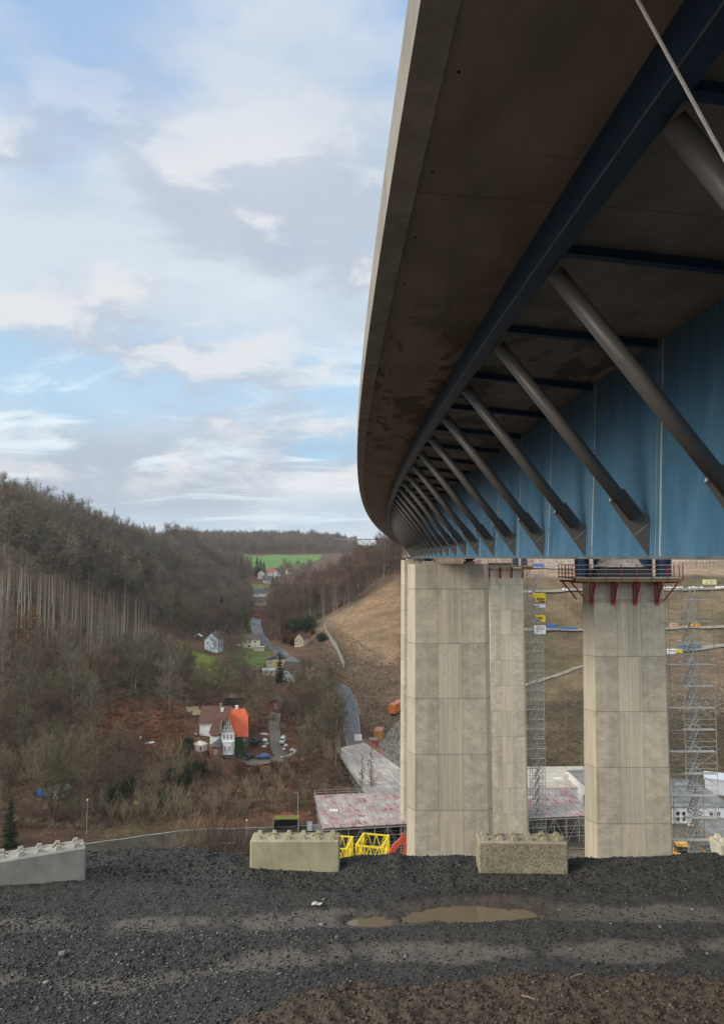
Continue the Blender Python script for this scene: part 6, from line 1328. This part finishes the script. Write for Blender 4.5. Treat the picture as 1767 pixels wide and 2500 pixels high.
p = at(1600,1800,152); t = hall('brown fascia building at the right edge, below the grey roof', p.x+9.5, 160, 18, 14, -61, -56.4, M_hallw, M_felt, R(-8)); m = MB(); m.box((-9.3,-7.32,3.2),(9.3,-7.26,4.58)); m.box((-9.32,-7.2,3.2),(-9.26,7.2,4.58)); m.build('fascia', plain('brown_fascia', (.30,.21,.12), .7), t)
p = at(1590,1770,186); t = hall('small white gabled hut between the grey roof and the right slope', p.x+4, 190, 6, 6, -61, -55.3, M_hallw, plain('white_roof_sheet', (.66,.67,.70), .5, var=.06), R(-25))
p = at(1225,1745,190); t = hall('flat hall with a beige gravel roof behind the pink planked deck', p.x+2.5, 187, 17, 17, -61, -54.6, M_hallw, M_gravelroof, R(2))
for x_, y_ in ((3,2),(-1,-2)): m = MB(); m.box((x_-1,y_-.7,6.66),(x_+1,y_+.7,6.85)); m.build('skylight', M_fr, t)
p = at(1303,1790,172); t = hall('white sheet clad building edge with a blue eaves line behind the near right pier', p.x+5.5, 178, 9, 14, -61, -52.4, M_hallw, M_felt, R(3)); m = MB(); m.box((-4.53,-7.1,1.0),(-4.505,-3.2,6.2)); m.build('gate', M_blk, t)
p = at(1636,1880,140); t = hall('white low office cabin at the right edge beside the pale block', p.x+2.2, 142, 6, 4, -60, -57.0, M_hallw, M_fr, R(-10), 'office_cabin', 'cabin'); m = MB(); m.box((-2.0,-2.05,1.0),(-1.2,-2.002,1.9)); m.box((.2,-2.05,1.0),(1.0,-2.002,1.9)); m.build('window', M_glass, t)
# red earth pile and the yellow loader buckets
q = at(1530,1868,156); m = MB(); rings = []
for k in range(5): u = k/4; rings.append([Vector((6.5*math.cos(a_)*(1-.8*u)*(1+.1*math.sin(3*a_)), 1.8*math.sin(a_)*(1-.7*u), -.5+1.7*u)) for a_ in [j*PI/8 for j in range(16)]])
m.sweep(rings); tag(m.build('earth_pile', plain('red_brown_earth', (.30,.13,.07), .95, var=.35, sc=1.5), loc=(q.x+1, 155.5, -60.3)), 'long pile of red brown earth in front of the white workshop', 'earth pile')
M_lo = plain('amber_machine_paint', (.66,.33,.03), .45, var=.12)
def loader(label, px, Yd, rz):
    p = at(px, 1925, Yd); t = thing('wheel_loader', label, 'wheel loader', (p.x, Yd, p.z-1.2), rz); m = MB(); m.bevbox((.6,-1.2,1.0),(4.2,1.2,2.3), .25); m.build('body', M_lo, t); m = MB(); m.bevbox((-.3,-.9,1.2),(1.2,.9,3.2), .12); c_ = m.build('cab', M_blk, t); m = MB(); m.box((-.4,-1.0,3.2),(1.3,1.0,3.32)); m.build('cab_roof', M_lo, c_)
    for x_ in (-1.4,2.6):
        for sg in (-1,1): m = MB(); m.tube((x_,sg*.85,.85),(x_,sg*1.4,.85),.85,n=18); w_ = m.build('wheel', M_blk, t); m = MB(); m.tube((x_,sg*1.38,.85),(x_,sg*1.43,.85),.4,n=14); m.build('rim', M_lo, w_)
    m = MB(); 
    for sg in (-.7,.7): m.bar((-.2,sg,1.9),(-3.0,sg,1.3),.25,.4)
    m.build('lift_arm', M_lo, t); m = MB(); pr_ = [(-3.0,2.2),(-3.3,1.0),(-3.0,.35),(-4.2,.2),(-4.3,.28),(-3.2,.6),(-3.35,1.1),(-3.1,2.1)]; m.hull([Vector((x_,-1.4,z_)) for x_, z_ in pr_], [Vector((x_,1.4,z_)) for x_, z_ in pr_]); m.build('bucket', M_lo, t); return t
loader('amber wheel loader below the large stair tower, mostly hidden by the berm', 1535, 112, R(170)); 
# tipper skip
p = at(1600,1925,112); t = thing('skip', 'small amber skip at the right of the wheel loader', 'skip', (p.x+.8, 113, p.z-.8), R(5)); m = MB(); m.hull([Vector((-1.4,-.9,0)),Vector((1.4,-.9,0)),Vector((1.4,.9,0)),Vector((-1.4,.9,0))], [Vector((-2.0,-1.1,1.9)),Vector((2.0,-1.1,1.9)),Vector((2.0,1.1,1.9)),Vector((-2.0,1.1,1.9))]); m.build('tub', M_lo, t); MB().box((-2.05,-1.15,1.9),(2.05,1.15,2.0)).build('rim', M_blk, t)
# things on the terraces
M_cblue = plain('blue_container_paint', (.04,.16,.45), .5, var=.1)
def tcont(label, px, py, L, H, mat, rz=0):
    q = gpt(px, py); t = thing('site_container', label, 'container', (q.x, q.y+1, q.z), rz); MB().box((-L/2,-1.2,0),(L/2,1.2,H)).build('body', mat, t); m = MB(); m.box((-L/2-.05,-1.25,H),(L/2+.05,1.25,H+.1)); m.build('roof', mat, t); m = MB()
    for k in range(int(L/.6)): m.box((-L/2+.2+k*.6,-1.25,.15),(-L/2+.45+k*.6,-1.202,H-.15))
    m.build('corrugation', mat, t)
tcont('blue container on the topmost terrace beside the slim stair tower', 1207, 1272, 6.0, 2.0, M_cblue); tcont('small blue container on the middle terrace right of the white banner', 1237, 1410, 3.6, 2.0, M_cblue); tcont('long low blue skip on the middle terrace', 1272, 1412, 8, .9, M_cblue); tcont('yellow site hut on the upper terrace behind the large stair tower', 1592, 1311, 6.5, 2.6, plain('pale_yellow_hut', (.62,.56,.32), .6)); tcont('long dark blue awning container beside the tilted terrace', 1545, 1457, 9.0, 2.0, plain('slate_blue_paint', (.12,.17,.26), .6)); tcont('white banner covered crate at the start of the tilted terrace', 1500, 1467, 5.5, 1.8, M_wb); tcont('yellow crate right of the white covered one on the tilted terrace', 1522, 1464, 3.2, 1.2, M_yb)
tcont('pale orange box on the middle terrace behind the large stair tower', 1512, 1408, 3.0, 1.9, plain('pale_orange_box', (.5,.28,.2), .7)); tcont('amber roller cabin on the middle terrace', 1560, 1407, 3.4, 1.8, M_lo)
for i, (px, py) in enumerate([(1490,1322),(1497,1321),(1503,1322),(1511,1321),(1519,1322),(1527,1321),(1546,1322),(1555,1321),(1563,1322),(1572,1321),(1606,1321),(1612,1321),(1619,1320),(1188,1331),(1263,1325),(1272,1326)]):
    q = gpt(px, py-2); m = MB(); r_ = random.Random(i); rings = [[Vector((math.cos(a_)*.85*k_*r_.uniform(.8,1.1), math.sin(a_)*.7*k_, z_)) for a_ in [j*PI/4 for j in range(8)]] for z_, k_ in ((0,1),(.55,1.05),(.95,.7))]; m.sweep(rings); tag(m.build('sandbag', M_whp, loc=(q.x, q.y, q.z)), 'big white bag in the row along the upper terrace track', 'big bag', 'white bags along the upper terrace')
# thin orange cable hanging near the second pier
m = MB(); a_ = at(1268,1262,96); b_ = at(1268,1870,96); m.tube(a_, b_, .025, n=5); tag(m.build('hanging_rope', plain('orange_rope', (.42,.16,.06), .8)), 'thin orange rope hanging from the girder left of the near right pier', 'rope')
# pale stones scattered on the cleared slopes: uncountable rubble
def rubble(name, label, poly, n, smin, smax, col_, sd):
    P_ = scatter(poly, n, .3, sd, tries=8); r = np.random.default_rng(sd); V_, F_ = [], []
    base = np.array([(1,0,0),(0,1,0),(-1,0,0),(0,-1,0),(0,0,.8),(0,0,-.6)]); f_ = np.array([(0,1,4),(1,2,4),(2,3,4),(3,0,4),(1,0,5),(2,1,5),(3,2,5),(0,3,5)])
    for i, (x_, y_) in enumerate(P_): s_ = r.uniform(smin, smax); V_.append(base*s_*r.uniform(.6,1.3,(6,1))+np.array([x_, y_, float(hz(x_, y_))+s_*.2])); F_.append(f_+6*i)
    if V_: struct(raw_mesh(name, np.concatenate(V_), np.concatenate(F_), plain(name+'_stone', col_, .9, var=.35, sc=.6)), label, 'stuff')
rubble('rubble', 'pale broken stone on the top of the right slope', [(1180,1256),(1310,1256),(1310,1278),(1180,1272)], 1500, .2, .7, (.40,.32,.26), 71); rubble('rubble', 'pale stone litter on the middle of the right slope', [(1500,1465),(1623,1450),(1623,1620),(1500,1620)], 2200, .08, .26, (.34,.29,.24), 72); rubble('rubble', 'scattered pale stones on the brown slope right of the far pier', [(1180,1530),(1310,1510),(1310,1640),(1180,1640)], 160, .08, .26, (.42,.39,.34), 73); rubble('rubble', 'pale stones scattered over the brown slope left of the piers', [(740,1400),(895,1490),(895,1640),(820,1640),(780,1560)], 170, .1, .3, (.45,.42,.38), 74)
rubble('rubble', 'pale rubble at the top right under the girder', [(1500,1256),(1623,1256),(1623,1262),(1500,1262)], 500, .3, .9, (.5,.44,.38), 75)
# faint valley air
m = MB(); m.box((-9500,-2500,-90),(9500,9500,190))
hzm = bpy.data.materials.new('valley_air'); hzm.use_nodes = True; nt_ = hzm.node_tree; nt_.nodes.clear(); pv = nt_.nodes.new('ShaderNodeVolumePrincipled'); pv.inputs['Color'].default_value = (.80,.87,.96,1); pv.inputs['Density'].default_value = .0001
om = nt_.nodes.new('ShaderNodeOutputMaterial'); nt_.links.new(pv.outputs[0], om.inputs['Volume'])
struct(m.build('haze', hzm), 'thin pale air over the whole valley', 'stuff')
SKYOFF = (0.3, 0.2, 0)
PUFF = (.4, 1.3, 2.0)
# ================================================================== LIGHT, SKY, CAMERA
SUN_EL = R(27); SUN_AZ = R(-112)     # azimuth measured from +Y, negative = to the left
sd = Vector((math.sin(SUN_AZ)*math.cos(SUN_EL), math.cos(SUN_AZ)*math.cos(SUN_EL), math.sin(SUN_EL)))
sl = bpy.data.lights.new('sun', 'SUN'); sl.energy = 2.0; sl.angle = R(25); sl.color = (1, .90, .76)
so = bpy.data.objects.new('sun', sl); C.objects.link(so); so.rotation_euler = sd.to_track_quat('Z', 'Y').to_euler(); so.location = sd*900
w = bpy.data.worlds.new('World'); bpy.context.scene.world = w; w.use_nodes = True
nt = w.node_tree; nt.nodes.clear()
class WT(NT):
    def __init__(s): s.t = nt
s = WT()
sky = s.n('ShaderNodeTexSky', sky_type='NISHITA', sun_disc=False, sun_elevation=SUN_EL, sun_rotation=SUN_AZ, air_density=1.0, dust_density=.6, ozone_density=2.0)
bgs = s.n('ShaderNodeMix', data_type='RGBA', blend_type='MULTIPLY'); bgs.inputs[0].default_value = 1; s.link(sky.outputs[0], bgs.inputs[6]); bgs.inputs[7].default_value = (.115,.115,.115,1)
g = s.n('ShaderNodeTexCoord').outputs['Generated']; x, y, z = s.xyz(g)
zz = s.math('MAXIMUM', z, .0); inv = s.math('DIVIDE', 1.0, s.add(zz, .16))
cb = s.n('ShaderNodeCombineXYZ'); s.link(s.mul(x, inv), cb.inputs[0]); s.link(s.mul(y, inv), cb.inputs[1]); cb.inputs[2].default_value = 3.7
p = cb.outputs[0]
big = s.noise(s.vadd(p, SKYOFF), .75, 6, .55, .2); mid = s.noise(s.vadd(p, (4.1,7.7,1)), 1.9, 6, .6, .2)
wisp = s.noise(s.scale(s.vadd(p,(1,3,9)), (.9,1.6,1)), 1.5, 6, .62, .6)
d = s.add(s.mul(big, .66), s.mul(mid, .34))
cov = s.ramp(d, .37, .50)
lit = s.ramp(s.noise(s.vadd(p, (9.3,2.2,5)), 1.1, 6, .58, .2), .30, .66)
cloud = s.mix(lit, (.385,.44,.50), (.545,.565,.585))
blue = s.mix(s.ramp(z, .05, .6), (.28,.49,.66), (.215,.35,.56))
blue = s.mix(.12, blue, bgs.outputs[2])
gapb = s.mul(s.ramp(z, .15, .21), s.ramp(z, .33, .25))        # clearer strip above the low cloud bank
# a deeper blue opening high on the left
bl = s.math('SQRT', s.add(s.math('POWER', s.add(x, .30), 2), s.math('POWER', s.sub(z, .60), 2)))
opening = s.mul(s.ramp(s.add(bl, s.mul(s.sub(mid, .5), .35)), .04, .20, 1, 0), .8)
cw_ = s.mul(s.mul(cov, .80), s.mul(s.sub(1.0, s.mul(gapb, .6)), s.sub(1.0, opening)))
c = s.mix(cw_, blue, cloud)
bank = s.mul(s.mul(s.ramp(z, .035, .07), s.ramp(z, .19, .12)), s.ramp(s.noise(s.scale(g, (1.6,1.6,5)), 1.7, 6, .58, .2), .38, .54))
c = s.mix(s.mul(bank, .85), c, (.315,.355,.425))
c = s.mix(s.mul(s.mul(s.ramp(wisp, .49, .64), s.ramp(z, .42, .15)), .85), c, (.60,.67,.71))
# heaped cloud banks low over the hills: lit tops, grey bases
gp = s.scale(g, (1,1,2.3)); pf = s.noise(s.vadd(gp, PUFF), 3.4, 7, .58, .15); pu = s.noise(s.vadd(s.vadd(gp, PUFF), (0,0,.10)), 3.4, 7, .58, .15)
pm = s.mul(s.ramp(pf, .49, .60), s.mul(s.ramp(z, .62, .40), s.ramp(z, .05, .12))); sh = s.ramp(s.sub(pf, pu), -.02, .09)
c = s.mix(s.mul(pm, .8), c, s.mix(sh, (.35,.39,.46), (.565,.565,.57)))
hzn = s.ramp(z, .0, .09, 1, 0); c = s.mix(s.mul(hzn, .45), c, (.42,.50,.60))
c = s.mix(s.ramp(z, -.12, -.02), (.10,.09,.075), c)
# unseen sky behind the viewpoint and overhead brightened and warmed to add fill light
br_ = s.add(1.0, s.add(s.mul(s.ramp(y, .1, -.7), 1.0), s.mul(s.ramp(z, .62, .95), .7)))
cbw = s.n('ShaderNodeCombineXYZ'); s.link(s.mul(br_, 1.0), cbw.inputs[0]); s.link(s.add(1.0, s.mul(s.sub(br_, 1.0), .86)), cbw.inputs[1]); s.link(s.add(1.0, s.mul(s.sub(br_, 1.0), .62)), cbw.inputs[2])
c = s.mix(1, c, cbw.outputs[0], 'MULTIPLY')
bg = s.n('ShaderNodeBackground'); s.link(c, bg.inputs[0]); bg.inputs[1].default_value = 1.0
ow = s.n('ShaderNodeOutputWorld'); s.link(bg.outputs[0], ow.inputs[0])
cam = bpy.data.cameras.new('camera'); co = bpy.data.objects.new('camera', cam); C.objects.link(co)
cam.sensor_fit = 'VERTICAL'; cam.sensor_height = 36; cam.sensor_width = 36; cam.lens = 1800/2500*36; cam.clip_start = .1; cam.clip_end = 20000
co.rotation_euler = (PI/2+TILT, 0, 0)
sc_ = bpy.context.scene; sc_.camera = co
vs = sc_.view_settings; vs.view_transform = 'Standard'; vs.look = 'None'; vs.exposure = 0.58; vs.gamma = 1
sc_.cycles.max_bounces = 5; sc_.cycles.diffuse_bounces = 3; sc_.cycles.transparent_max_bounces = 4
